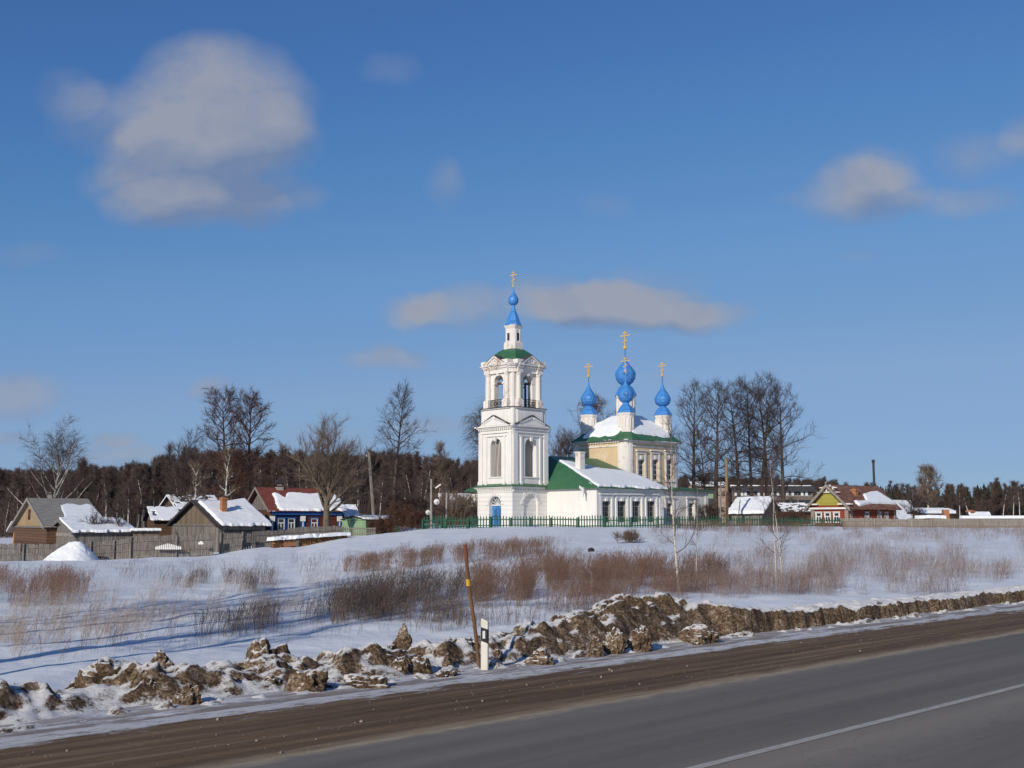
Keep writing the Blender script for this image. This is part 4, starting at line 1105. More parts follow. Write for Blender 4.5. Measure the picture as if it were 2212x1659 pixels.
mb.hexa([(x, y, z + k) for k in (0, .12) for x, y, z in ((-.35, y0, z0), (4.8, y0, z0), (4.8, y1, z1), (-.35, y1, z1))]); mb.build('extension_roof', M['slate'], t)
mb = MB(); mb.hexa([(x, y, z + k) for k in (.122, .24) for x, y, z in ((-.38, y0, z0), (4.7, y0, z0), (4.7, y1, z1), (-.38, y1, z1))]); mb.build('extension_snow', M['snow'], t)
casing(t, frame((.3, 0), (0, 1), (1, 0)), d['W'] + 1.15, .6, .75, 1.75, 'orange_board', 'white_paint', .06)
# --- low shed in front of it
t, d = house('plank_shed', 'low grey plank shed with a thick white snow roof behind the snow heap', 'shed', 107, 165, 290, 96, 32, 1151, 1123.5, None, 'grey_board', 'grey_board', 'dark_roof', .3,
    lambda s, q: np.minimum(np.minimum((s + .02) * 6, (1.04 - q) * 3), (1.03 - s) * 6) + .02, .20, back_drop=.9)
barge(t, d, 'plank_grey')
mb = MB(); mb.obox(d['G'], 0, d['W'], -.05, 0, d['ze'] - .35, d['ze'] - .05); mb.build('cross_board', M['plank_pale'], t)
# --- lean-to with flat snow roof
p = at(288, 1150, 97.5)
t = thing('lean_to', 'low lean to with a flat snow roof right of the grey plank shed', 'shed', (p.x, p.y, gz(p.x, p.y) - .1), R(20))
zl = ZV(1146, 98) - t.location.z
mb = MB(); mb.box(0, 2.1, 0, 2.4, -.3, zl - .1); mb.build('wall', M['brown_board'], t)
mb = MB(); mb.box(-.2, 2.3, -.3, 2.6, zl - .1, zl); mb.build('roof', M['dark_roof'], t)
snow_sheet('snow_cover', t, lambda s, q: (-.2 + 2.5 * s, -.3 + 2.9 * q, zl + .0 * s), 20, 20, lambda s, q: .5 + 0 * s, .2)
# --- barn with brick chimney
t, d = house('plank_barn', 'weathered plank barn with an orange brick chimney standing on its snowy roof', 'barn', 373, 475, 574, 100, 40, 1133, 1082, None, 'grey_board', 'brown_board', 'dark_roof', .42,
    lambda s, q: np.minimum(np.minimum(np.minimum((.93 - q + .10 * sstep(.6, 1, s) + nz1(s, 8, .03)) * 4, (s - .075 + .0 * q) * 6), (1.05 - s) * 5), 1) + .0, .22)
barge(t, d, 'iron', w=.1)
z = lambda v: ZV(v, 101.2) - d['zg']
cx_, cy_ = d['L'] * .30, d['h'] * .42
stack(t, cx_, cy_, d['ze'] + .7, z(1075), .5, 'brick_orange'); 
mb = MB(); mb.lathe([(.16, z(1076)), (.16, z(1072)), (.2, z(1071.8)), (.02, z(1069.5))], cx_ + .33, cy_ + .3, 8); mb.build('stove_pipe', M['iron'], t)
mb = MB()
for a in (.15, d['W'] * .33, d['W'] - .15, d['W'] * .66): mb.obox(d['G'], a - .1, a + .1, -.06, 0, -.3, d['ze'] - .05)
mb.obox(d['G'], 0, d['W'], -.09, 0, d['ze'] - .12, d['ze'] + .06); mb.build('door_posts', M['plank_grey'], t)
mb = MB(); mb.obox(d['F'], .5, d['L'] - .6, -.03, .02, .3, d['ze'] - .5); mb.build('open_bay_shade', M['dark_roof'], t)  # flat dark panel on the wall stands in for the bay's shaded inside
mb = MB(); mb.obox(d['G'], d['W'] * .36, d['W'] * .63, -.04, .0, .2, d['ze'] - .2); mb.build('door', M['grey_board'], t)
# --- dark house behind the barn
t, d = house('dark_house', 'dark house with a thinly snow dusted roof behind the barn', 'house', 348, 388, 476, 119, 33, 1099, 1071, None, 'log_brown', 'brown_board', 'dark_roof', .4,
    lambda s, q: (fbm(s * 9, q * 9, seed=50, oct=5) - .47) * 3, .06)
barge(t, d, 'snow', w=.02)
t, d = house('hay_shed', 'low snow roofed shed standing between the grey sheet house and the barn', 'shed', 318, 334, 384, 111, 25, 1122, 1098, None, 'log_brown', 'brown_board', 'dark_roof', .4,
    lambda s, q: (fbm(s * 6, q * 6, seed=51, oct=4) - .36) * 3, .12)
# --- red roofed blue house
t, d = house('blue_house', 'house with blue trim and a red metal roof half covered in snow', 'house', 534, 587, 737, 108, 28, 1100, 1055, None, 'log_blueblack', 'grey_board', 'red_roof', .45,
    lambda s, q: np.minimum(np.minimum((.76 - .05 * s + nz1(s, 12, .16) - q - .22 * np.exp(-((s - .30) / .045) ** 2)) * 2, (s - .135 - .03 * q + nz1(q, 13, .06)) * 5), (1.02 - s - .12 * np.maximum(q - .45, 0)) * 6), .2)
z = lambda v, Y=108.5: ZV(v, Y) - d['zg']
xm = eu(d, 652)
mb = MB(); mb.obox(d['F'], xm, d['L'] + .01, -.03, .02, -.4, d['ze'] - .05); mb.build('wall_cladding', M['log_maroon'], t)
mb = MB(); mb.obox(d['G'], .02, d['W'], -.03, .02, -.4, d['ze'] - .05); mb.build('gable_logs', M['log_brown'], t)
mb = MB(); mb.obox(d['F'], -.05, d['L'] + .05, -.22, 0, d['ze'] - .55, d['ze'] - .04); mb.build('frieze', M['blue_trim'], t)
for u in (588, 654, 733):
    x = eu(d, u); mb = MB(); mb.obox(d['F'], x - .2, x + .2, -.14, 0, -.3, d['ze'] - .62)
    mb.mi = 1; mb.obox(d['F'], x - .24, x + .24, -.18, 0, d['ze'] - 1.15, d['ze'] - .65); mb.obox(d['F'], x - .05, x + .05, -.16, 0, -.3, d['ze'] - 1.2)
    mb.build('corner_board', [M['blue_trim'], M['white_paint']], t)
for u in (607.5, 629.5, 679):
    casing(t, d['F'], eu(d, u), .6, z(1144), z(1120.5), 'blue_trim', k=.10)
x = eu(d, 616.5) + .6
stack(t, x, d['h'] - .25, d['zr'] - .6, z(1047, 110.5), .66, 'brick_grey', False)
mb = MB(); zc = z(1047, 110.5); mb.add([(x + a, d['h'] - .25 + b, zc + c) for a, b, c in ((-.45, -.4, .25), (.45, -.4, .25), (.45, .4, .25), (-.45, .4, .25), (0, -.3, .75), (0, .3, .75))], [(0, 3, 2, 1), (0, 1, 4), (1, 2, 5, 4), (2, 3, 5), (3, 0, 4, 5)])
for a in (-.35, .35): mb.box(x + a - .03, x + a + .03, d['h'] - .28, d['h'] - .22, zc, zc + .3)
mb.build('chimney_hood', M['iron'], t)
barge(t, d, 'plank_pale', w=.1)
# --- small outbuilding behind it
t, d = house('white_roofed_outhouse', 'small outhouse with a bright snow roof behind the right end of the blue house', 'shed', 733, 746, 768, 119, 30, 1111, 1095, None, 'brown_board', 'grey_board', 'dark_roof', .3,
    lambda s, q: .5 + 0 * s, .25)
# --- green garage
t, d = house('green_garage', 'pale green metal garage with a dark green side and thin snow on its roof', 'garage', 740, 791, 864, 106, 38, 1123, 1115.5, None, 'garage_dark', 'garage_light', 'dark_roof', .15,
    lambda s, q: (fbm(s * 8, q * 7, seed=53, oct=5) - .42) * 3, .05)
mb = MB(); mb.obox(d['G'], .0, d['W'], -.03, .02, -.4, d['ze'] - .06); mb.build('garage_front', M['garage_light'], t)
mb = MB(); mb.obox(d['G'], .25, d['W'] - .25, -.06, 0, -.3, d['ze'] - .25); mb.mi = 1; mb.obox(d['G'], d['h'] - .02, d['h'] + .02, -.07, 0, -.3, d['ze'] - .25); mb.build('garage_door', [M['garage_light'], M['garage_dark']], t)
# --- house left of the church
t, d = house('snowy_house', 'house under bare branches with a white snow roof just left of the bell tower', 'house', 944, 962, 1040, 134, 25, 1092, 1069.5, None, 'log_brown', 'grey_board', 'dark_roof', .5,
    lambda s, q: (.55 - .4 * s + .5 * q - .1 + (fbm(s * 6, q * 6, seed=54, oct=4) - .5) * .9) * 2, .2)

# --- red house on the right
t, d = house('red_house', 'red brown village house with an olive yellow gable and a rusty roof', 'house', 1753, 1833, 1934, 112, 41, 1090.5, 1048.5, None, 'red_board', 'olive', 'rust_roof', .5,
    lambda s, q: np.minimum(np.interp(s, [0, .19, .21, .3, .45, .52, .68, .85, .95, .98, 1], [-1, .1, .32, .30, .32, .62, .72, .76, .42, .2, -1]) + nz1(s, 16, .05) - q, q - np.interp(s, [.2, .22, .35, .49, .97], [.22, .11, .15, .22, .19]) + nz1(s, 17, .05)) * 4, .18)
z = lambda v, Y=112.5: ZV(v, Y) - d['zg']
mb = MB(); mb.obox(d['G'], -.15, d['W'] + .15, -.28, 0, d['ze'] - .42, d['ze'] - .24); mb.obox(d['F'], -.1, d['L'] + .1, -.2, 0, d['ze'] - .36, d['ze'] - .14); mb.build('cornice', M['white_paint'], t)
for a, fr in ((.18, d['G']), (d['W'] - .18, d['G']), (.42, d['F']), (d['L'] * .62, d['F']), (d['L'] - .15, d['F'])):
    mb = MB(); mb.obox(fr, a - .2, a + .2, -.1, 0, -.3, d['ze'] - .3); mb.build('corner_board', M['plank_pale'], t)
for u in (1769, 1788, 1807.5): casing(t, d['G'], gu(d, u), .56, z(1128), z(1107.5), 'white_paint', k=.06)
for u in (1872, 1899, 1914): casing(t, d['F'], eu(d, u), .55, z(1126), z(1107), 'plank_pale', k=.10)
barge(t, d, 'plank_pale', w=.2)
G = d['G']; h = d['h']                                     # gable dressing: returns, balcony with arch and balusters
for c0, c1 in ((-.5, .95), (d['W'] - .95, d['W'] + .5)): mb = MB(); mb.obox(G, c0, c1, -.42, .02, d['ze'] + .02, d['ze'] + .16); mb.build('gable_return', M['white_paint'], t)
mb = MB()
mb.obox(G, h - 1.3, h + 1.3, -.2, .02, d['ze'] + 1.25, d['ze'] + 1.33)
for a in (-.55, -.2, .2, .55): mb.obox(G, h + a - .07, h + a + .07, -.2, .02, d['ze'] + 1.33, d['ze'] + 2.15 - abs(a) * .5)
mb.obox(G, h - 1.0, h - .5, -.2, .02, d['ze'] + 1.72, d['ze'] + 1.82); mb.obox(G, h + .5, h + 1.0, -.2, .02, d['ze'] + 1.72, d['ze'] + 1.82)
mb.mi = 1; mb.obox(G, h - .42, h + .42, -.02, .02, d['ze'] + 1.5, d['zr'] - .5); mb.build('gable_balcony', [M['white_paint'], M['dark_roof']], t)
stack(t, d['L'] * .36, d['h'] * .55, d['ze'] + .6, z(1056, 113.5), .52, 'brick_orange')
mb = MB(); mb.ball((-d['e'], d['h'], d['zr'] + .25), .12, 8); mb.build('finial', M['plank_pale'], t)
# --- snowy roofs behind and right of it
t, d = house('barn_behind', 'barn with a big snow covered roof showing behind the right end of the red house', 'barn', 1912, 1934, 1972, 123, 35, 1119, 1083, None, 'brown_board', 'brown_board', 'dark_roof', .4,
    lambda s, q: .4 + 0 * s, .2)
t, d = house('low_shed', 'long low shed with a flat white roof right of the red house', 'shed', 1971, 1990, 2052, 118, 25, 1107.5, 1103.5, None, 'brown_board', 'brown_board', 'dark_roof', .4, lambda s, q: .5 + 0 * s, .25)
p = at(2010, 1119, 113); t = thing('firewood_stack', 'small snow capped heap of boards in front of the low shed', 'heap', (p.x, p.y, gz(p.x, p.y)), R(10))
zl = ZV(1120, 113) - t.location.z
mb = MB(); mb.box(-1.3, 1.3, -.4, .4, -.2, zl); mb.build('board_heap', M['brown_board'], t)
snow_sheet('snow_cover', t, lambda s, q: (-1.45 + 2.9 * s, -.5 + 1.0 * q, zl + .06 * np.sin(s * 3.1)), 24, 12, lambda s, q: .3 + 0 * s, .28)
mb = MB(); p = at(2043, 1119, 114); t = thing('brick_gatepost', 'short orange brick chimney like post in front of the low shed', 'post', (p.x - .0, p.y, gz(p.x, p.y))); zl = ZV(1101, 114) - t.location.z
mb.box(-.28, .28, -.28, .28, -.2, zl); mb.build('brick_shaft', M['brick_orange'], t)
t, d = house('small_hut', 'small hut with an orange chimney and a snow roof near the right edge', 'hut', 2090, 2097, 2134, 122, 25, 1118, 1109, None, 'brown_board', 'brown_board', 'dark_roof', .3, lambda s, q: .5 + 0 * s, .22)
stack(t, .2, d['h'], d['ze'] - .3, d['zr'] + .3, .55, 'brick_orange')
# --- shed with white roof right of the church
t, d = house('snow_roofed_shed', 'dark plank shed whose whole roof is bright white snow, right of the chancel', 'shed', 1580, 1646, 1684, 121, -30, 1107.5, 1079, None, 'grey_board', 'brown_board', 'dark_roof', .35,
    lambda s, q: .6 + 0 * s, .28, right=True)
t, d = house('low_brown_building', 'long low brown building with thin snow on its roof left of the red house', 'building', 1664, 1682, 1752, 128, 16, 1101, 1088, None, 'log_brown', 'log_brown', 'dark_roof', .4,
    lambda s, q: (fbm(s * 14, q * 9, seed=57, oct=5) - .46) * 3, .05)
# --- far barrack
t, d = house('brick_barrack', 'long grey brown brick building with small pale windows behind the bare limes', 'building', 1582, 1590, 1758, 185, 4, 1058, 1050, None, 'barrack_wall', 'barrack_wall', 'dark_roof', .5,
    lambda s, q: .34 - np.abs(q - .97) * 12 + (fbm(s * 20, q * 3, seed=58) - .5) * 1.2, .10)
z = lambda v: ZV(v, 186) - d['zg']
for i, u in enumerate((1593, 1602, 1614, 1638, 1652, 1668, 1684, 1700, 1716, 1732, 1746)):
    x = eu(d, u); mb = MB(); mb.obox(d['F'], x - .5, x + .5, -.04, .05, z(1071), z(1061)); mb.mi = 1
    mb.obox(d['F'], x - .42 + .35 * (i % 2), x + .02 + .35 * (i % 2), -.06, 0, z(1070.5), z(1062)); mb.obox(d['F'], x - .55, x + .55, -.07, 0, z(1071.5), z(1070.8))
    mb.build('window', [M['glass'], M['white_paint']], t)
    mb = MB(); mb.obox(d['F'], x - .5, x + .5, -.04, .05, z(1090), z(1080)); mb.build('window', M['glass'], t)
t, d = house('pale_brick_building', 'pale pink brick building seen between the lime trunks right of the chancel', 'building', 1488, 1500, 1568, 172, 6, 1050, 1043, None, 'brick_pale', 'brick_pale', 'dark_roof', .3,
    lambda s, q: (fbm(s * 12, q * 4, seed=59) - .4) * 3, .15)
z = lambda v: ZV(v, 173) - d['zg']
mb = MB(); x0, x1 = eu(d, 1524), eu(d, 1543); mb.obox(d['F'], x0, x1, -.05, .05, z(1092), z(1052)); mb.build('gap_shade', M['dark_roof'], t)  # dark sheet put on the brick in place of the gap's shade
mb = MB(); mb.obox(d['F'], x0 + .2, x1 - .1, -.09, -.05, z(1077), z(1067)); mb.build('pale_panel', M['garage_light'], t)
x = eu(d, 1512); mb = MB(); mb.obox(d['F'], x - .5, x + .5, -.04, .05, z(1072), z(1060)); mb.build('window', M['glass'], t)
# --- metal stack far right
p = at(1889, 1060, 170); t = thing('metal_chimney_stack', 'tall thin dark metal chimney rising behind the red house roof', 'chimney', (p.x, p.y, 1.8)); zt_ = ZV(993, 170) - 1.8
mb = MB(); mb.lathe([(.19, 0), (.18, zt_ * .7), (.165, zt_)], 0, 0, 12); mb.build('flue', M['iron'], t)
mb = MB(); mb.lathe([(.2, zt_ - .5), (.24, zt_ - .45), (.24, zt_ - .05), (.2, zt_)], 0, 0, 12); mb.build('rim', M['iron'], t)

# ---------------------------------------------------------------- fences
def plank_fence(name, label, path, plank, gap, m, posts=2.4, group=None, pointed=False, rails=(.3, .75), jit=.05, lean=0, post_m=None, pickname='board_panel', post_h=1.0, cat='fence'):
    """path: (u, v_top, v_foot, Y). One fence: panels of boards between posts, posts and rails"""
    P3 = []
    for u, vt, vb, Y in path:
        p = at(u, 1120, Y); P3.append((p.x, p.y, ZV(vb, Y), ZV(vt, Y)))
    t = thing(name, label, cat, (P3[0][0], P3[0][1], P3[0][2]), 0, group); o = t.location
    acc = 0
    for (x0, y0, b0, t0), (x1, y1, b1, t1) in zip(P3, P3[1:]):
        L = math.hypot(x1 - x0, y1 - y0); np_ = max(1, round(L / posts)); a = math.atan2(y1 - y0, x1 - x0)
        dx, dy = math.cos(a), math.sin(a)
        for k in range(np_):
            s0, s1 = L * k / np_, L * (k + 1) / np_
            mb = MB(); n = max(1, int((s1 - s0) / (plank + gap)))
            dh, tl = rnd.uniform(-jit, jit), rnd.gauss(0, .012)
            for i in range(n):
                s = s0 + (i + .5) * (s1 - s0) / n; f = s / L
                zb, zt_ = b0 + (b1 - b0) * f - .25, t0 + (t1 - t0) * f + dh + rnd.gauss(0, jit * .45) + tl * (s - s0) * 3
                cx, cy = x0 + dx * s - o.x, y0 + dy * s - o.y; w = plank / 2 * rnd.uniform(.9, 1.04)
                ln = rnd.gauss(0, .008) + lean
                pt = lambda q, e, z: (cx + dx * q - dy * e + ln * (z - zb) * dx, cy + dy * q + dx * e + ln * (z - zb) * dy, z - o.z)
                e0 = -.013 + rnd.uniform(-.004, .004)
                if pointed:
                    zs = zt_ - .16
                    mb.add([pt(q, e, z) for e in (e0, e0 + .025) for q, z in ((-w, zb), (w, zb), (w, zs), (0, zt_), (-w, zs))],
                           [(0, 1, 2, 3, 4), (9, 8, 7, 6, 5)] + [(j, (j + 1) % 5, (j + 1) % 5 + 5, j + 5) for j in range(5)])
                else:
                    mb.hexa([pt(q, e, z) for z in (zb, zt_) for q, e in ((-w, e0), (w, e0), (w, e0 + .025), (-w, e0 + .025))])
            mb.build(pickname, m, t)
            mb = MB()
            for r_ in rails:
                f0, f1 = s0 / L, s1 / L
                zz = [b0 + (b1 - b0) * f + (t0 + (t1 - t0) * f - b0 - (b1 - b0) * f) * r_ + dh * .8 for f in (f0, f1)]
                mb.beam((x0 + dx * s0 - o.x - dy * -.05 * 0 + dy * .045, y0 + dy * s0 - o.y - dx * .045, zz[0] - o.z), (x0 + dx * s1 - o.x + dy * .045, y0 + dy * s1 - o.y - dx * .045, zz[1] - o.z), .05, .09)
            mb.build('rail', m, t)
            if post_m:
                mb = MB(); f = s0 / L; zb, zt_ = b0 + (b1 - b0) * f - .3, t0 + (t1 - t0) * f
                h = zb + .3 + (zt_ - zb - .3) * post_h
                c = (x0 + dx * s0 - o.x + dy * .13, y0 + dy * s0 - o.y - dx * .13)
                mb.box(c[0] - .07, c[0] + .07, c[1] - .07, c[1] + .07, zb - o.z, h - o.z + rnd.uniform(-.05, .05)); mb.build('post', post_m, t)
    return t
plank_fence('picket_fence', 'long dark green pointed picket fence in front of the church', [(913, 1117, 1143, 101), (1060, 1113, 1142, 101), (1190, 1114, 1141, 101), (1248, 1113.5, 1145, 101), (1420, 1113.5, 1141, 101.5), (1600, 1115, 1141, 103), (1816, 1118, 1141, 105)],
    .105, .125, M['green_fence'], 2.15, pointed=True, rails=(.25, .68), jit=.05, post_m=M['green_fence'], post_h=.86, pickname='picket_panel')
FENCE = plank_fence('plank_fence', 'tall weathered grey plank fence along the left houses', [(-60, 1176, 1210, 91.5), (48, 1175, 1207, 91.5), (56, 1175, 1207, 91.5), (150, 1174, 1205, 91.5), (250, 1166, 1202, 91.5), (285, 1160, 1201, 91.5), (384, 1156, 1199, 92), (464, 1153, 1197, 92.5)],
    .15, .012, M['plank_grey'], 2.5, jit=.06, post_m=M['plank_grey'])
plank_fence('leaning_fence', 'grey plank fence panel leaning to the right beside the gap', [(478, 1151, 1194, 94), (524, 1150, 1187, 94.5)], .15, .015, M['plank_grey'], 2.3, jit=.05, lean=.06, post_m=M['plank_grey'])
plank_fence('wooden_gate', 'dark wooden wicket gate between the leaning fence and the house fence', [(524, 1153, 1185, 95.6), (544, 1152, 1181, 96)], .16, .01, M['plank_grey'], 2, jit=.02, cat='gate', post_m=M['wood_pole'], post_h=1.15)
plank_fence('house_fence', 'grey plank fence in front of the blue house behind the woodpile', [(545, 1147, 1181, 97), (620, 1142, 1178, 98.5), (740, 1136, 1168, 100)], .15, .012, M['plank_grey'], 2.6, jit=.05)
plank_fence('slat_fence', 'short pale picket fence in front of the green garage', [(741, 1138, 1163, 102.5), (812, 1137, 1158, 103.5)], .075, .085, M['plank_pale'], 2.2, jit=.04, post_m=M['plank_grey'], rails=(.3, .8))
plank_fence('board_fence', 'low pale board fence running to the right edge in front of the red house', [(1816, 1119, 1142, 106), (1960, 1119.5, 1142, 106), (2060, 1121, 1142, 106), (2230, 1121, 1142, 106), (2420, 1122, 1143, 107)], .17, .008, M['plank_pale'], 2.6, jit=.035, post_m=M['plank_pale'])
p = at(2150, 1119, 107.6); t = thing('snow_topped_wall', 'low wall with a white snow cap behind the right end of the board fence', 'wall', (p.x, p.y, gz(p.x, p.y) - .2)); zl = ZV(1119.5, 107.6) - t.location.z
mb = MB(); mb.box(-3.2, 12, -.15, .25, 0, zl); mb.build('wall_body', M['concrete'], t)
snow_sheet('snow_cover', t, lambda s, q: (-3.3 + 15.4 * s, -.28 + .66 * q, zl + 0 * s), 80, 8, lambda s, q: .3 + 0 * s, .24)
# white slats leaning on the plank fence
for u0, u1, v0, v1, lb in ((336, 392, 1187, 1174, 'peaked row of short white slats fixed on the grey plank fence'), (429, 440, 1176, 1168, 'four short white slats high on the grey plank fence near the gap')):
    p = at((u0 + u1) / 2, v0, 91.4); mb = MB(); n = max(4, int((u1 - u0) / 4)); wv = (u1 - u0) / F * 91.4
    for i in range(n):
        x = -wv / 2 + wv * (i + .5) / n; f = abs(2 * (i + .5) / n - 1); hh = (v0 - v1) / F * 91.4 * (1 - .55 * f)
        mb.box(x - .05, x + .05, 0, .02, 0, hh)
    mb.box(-wv / 2, wv / 2, .021, .04, .08, .14); o = mb.build('slat_row', M['white_paint'], FENCE); o.location = Vector((p.x, p.y - .1, p.z)) - FENCE.location; o['label'] = lb

# ---------------------------------------------------------------- heap, woodpile
p = at(162, 1206, 89); px_, py_ = p.x, p.y; zg = gz(px_, py_)
r, a = np.meshgrid(np.linspace(0, 1, 40), np.linspace(0, 2 * math.pi, 90))
W_ = 116 / F * 89 / 2; hh = ZV(1170, 89) - zg
ex = 1 + .5 * np.maximum(np.cos(a), 0) * 0
X_ = r * np.cos(a) * W_ * 1.35; Y_ = r * np.sin(a) * W_ * .95
pk = np.clip(1 - np.sqrt(((X_ - np.where(X_ > .3, .3, np.clip(X_, -.25, .3))) / (W_ * np.where(X_ > 0, .72, 1.06))) ** 2 + (Y_ / (W_ * .92)) ** 2), 0, 1)
Z_ = hh * np.minimum(pk * 1.12, 1) ** .95 + (fbm(X_ * 2.2, Y_ * 2.2, seed=71) - .5) * .22 * sstep(0, .2, pk) + (fbm(X_ * 7, Y_ * 7, seed=72) - .5) * .10 * sstep(0, .2, pk) * sstep(-.4, .8, X_) - .12 * (r > .97)
o = grid_np('snow_heap', X_, Y_, Z_, M['snow_heap']); o.location = (px_, py_, zg - .02)
tag(o, 'big white heap of shovelled snow against the grey plank fence', 'snow heap')
p0, p1 = at(590, 1170, 94.5), at(752, 1160, 99); L = (p1 - p0).to_2d().length
t = thing('woodpile', 'long stacked woodpile with a thick snow cap in front of the house fence', 'woodpile', (p0.x, p0.y, ZV(1183, 94.5)), math.atan2(p1.y - p0.y, p1.x - p0.x))
sl = (ZV(1171, 99) - ZV(1183, 94.5)) / L
zh = lambda s: .62 - .05 * math.sin(s * 2.1)
mb = MB(); mb.mi = 1
mb.hexa([(x, y, z + sl * x) for z in (-.3, .55) for x, y in ((.1, .1), (L - .1, .1), (L - .1, .7), (.1, .7))])
g = random.Random(9); x = .12
while x < L - .1:
    z = -.12
    while z < .55:
        rr = g.uniform(.05, .085); c = (x + g.uniform(-.02, .02), z + sl * x)
        e = g.uniform(-.02, .09); mb.mi = 0 if g.random() < .55 else 1
        k = g.choice((4, 5, 6)); a0 = g.uniform(0, 6)
        mb.loft([[(c[0] + rr * math.cos(a0 + 6.283 * i / k), y, c[1] + rr * math.sin(a0 + 6.283 * i / k)) for i in range(k)] for y in (e, .3)])
        z += rr * 1.9
    x += .155
mb.build('firewood', [M['log_end'], M['log_bark']], t)
mb = MB(); mb.hexa([(x, y, z + sl * x) for z in (.0, .5) for x, y in ((1.0, -.06), (2.1, -.06), (2.1, .0), (1.0, .0))]); mb.build('leaning_board', M['brick_orange'], t)
mb = MB(); mb.box(2.12, 2.36, -.1, .05, -.2, .66 + sl * 2.2); mb.build('stake', M['wood_pole'], t)
mb = MB(); mb.hexa([(x, y, z + sl * x) for z in (.56, .61) for x, y in ((-.1, -.2), (L + .1, -.2), (L + .1, .9), (-.1, .9))]); mb.build('cover_sheet', M['dark_roof'], t)
snow_sheet('snow_cover', t, lambda s, q: (-.15 + (L + .3) * s, -.24 + 1.2 * q, .60 + sl * L * s + .10 * (fbm(s * 7, s * 0, seed=79) - .5) + .07 * np.sin(s * 3.14)), 90, 16, lambda s, q: .35 + (fbm(s * 14, q * 2, seed=77) - .62) * 1.6, .24)

# ---------------------------------------------------------------- poles, lamp, dishes, cable
def pole(name, label, cat, u0, v0, u1, v1, Y, r, m, zfoot=None):
    b, tp = at(u0, v0, Y), at(u1, v1, Y); zf = gz(b.x, b.y) if zfoot is None else zfoot
    t = thing(name, label, cat, (b.x, b.y, zf - .2))
    mb = MB(); mb.tube((0, 0, 0), Vector(tp) - t.location, r * 1.15, r * .85, 8); mb.build('shaft', M[m], t)
    return t, Vector(tp) - t.location
t, tp = pole('utility_pole', 'tall grey wooden pole leaning left behind the green garage', 'pole', 811, 1112, 797, 977, 118, .19, 'wood_pole')
mb = MB(); mb.lathe([(.06, 0), (.09, .1), (.05, .22)], tp.x - .25, tp.y, 6); mb.v = [(x, y, z + tp.z - .5) for x, y, z in mb.v]; mb.build('insulator', M['white_paint'], t)
t, tp = pole('lamp_post', 'slim pale street lamp post left of the bell tower', 'lamp post', 931.5, 1119, 931.5, 1035, 112, .10, 'concrete')
mb = MB(); mb.tube(tp + Vector((0, 0, -1.05)), tp + Vector((.75, -.1, -.72)), .03, None, 6); mb.build('arm', M['iron'], t)
mb = MB(); mb.beam(tp + Vector((.45, -.08, -.9)), tp + Vector((.98, -.14, -.52)), .2, .13); mb.build('lamp_head', M['white_paint'], t)
t2, tp2 = pole('utility_post', 'short pale concrete post carrying the cable left of the bell tower', 'pole', 964.5, 1130, 964.5, 1058, 113, .085, 'concrete')
mb = MB(); mb.beam(tp2 + Vector((-.3, 0, -.15)), tp2 + Vector((.3, 0, -.15)), .06, .06); mb.build('crossarm', M['wood_pole'], t2)
a_, b_ = at(952, 1047, 113), at(1034, 1063, 114)
t = thing('overhead_cable', 'thin dark cable hanging between the pale post and the bell tower', 'cable', a_); mb = MB(); pr = None
for i in range(13):
    f = i / 12; q = a_.lerp(b_, f) - a_ - Vector((0, 0, .5 * 4 * f * (1 - f) * .4))
    if pr is not None: mb.tube(pr, q, .022, None, 4)
    pr = q
mb.build('wire', M['iron'], t)
for u, v, rr, Y, lb in ((943, 1084, .30, 111, 'upper larger white satellite dish left of the bell tower'), (924, 1107, .25, 110, 'lower smaller white satellite dish beside the lamp post')):
    p = at(u, v, Y); zf = gz(p.x, p.y); t = thing('satellite_dish', lb, 'satellite dish', (p.x, p.y + .2, zf), R(14)); z = p.z - zf; k = rr * F / Y / (rr * F / Y)
    mb = MB(); n = 16
    rings = [[(q * rr * math.cos(6.283 * i / n), -.06 - .16 * q * q * -1 * .6 - .1, z + q * rr * math.sin(6.283 * i / n)) for i in range(n)] for q in (.05, .35, .7, 1.0)]
    rings += [[(x, y + .03, zz) for x, y, zz in r_] for r_ in rings[::-1]]
    mb.loft(rings); mb.build('dish', M['white_paint'], t, True)
    mb = MB(); mb.tube((0, .0, -.2), (0, .0, z), .03, None, 6); mb.build('mast', M['iron'], t)
    mb = MB(); mb.tube((0, -.05, z - rr * .9), (0, -.42, z - .05), .015, None, 5); mb.box(-.05, .05, -.5, -.4, z - .1, z); mb.build('receiver_arm', M['iron'], t)
pole('wooden_pole', 'yellowish wooden pole standing among the limes left of the snow roofed shed', 'pole', 1570.5, 1128, 1569, 992, 117, .15, 'wood_yellow')
pole('grey_pole', 'thin grey pole between the chancel and the yellowish pole', 'pole', 1556, 1132, 1556.5, 1040, 115, .085, 'wood_pole')
pole('leaning_prop', 'thin dark pole leaning against the front of the snow roofed shed', 'pole', 1592, 1128, 1599, 1079, 117.5, .05, 'bark_dark')
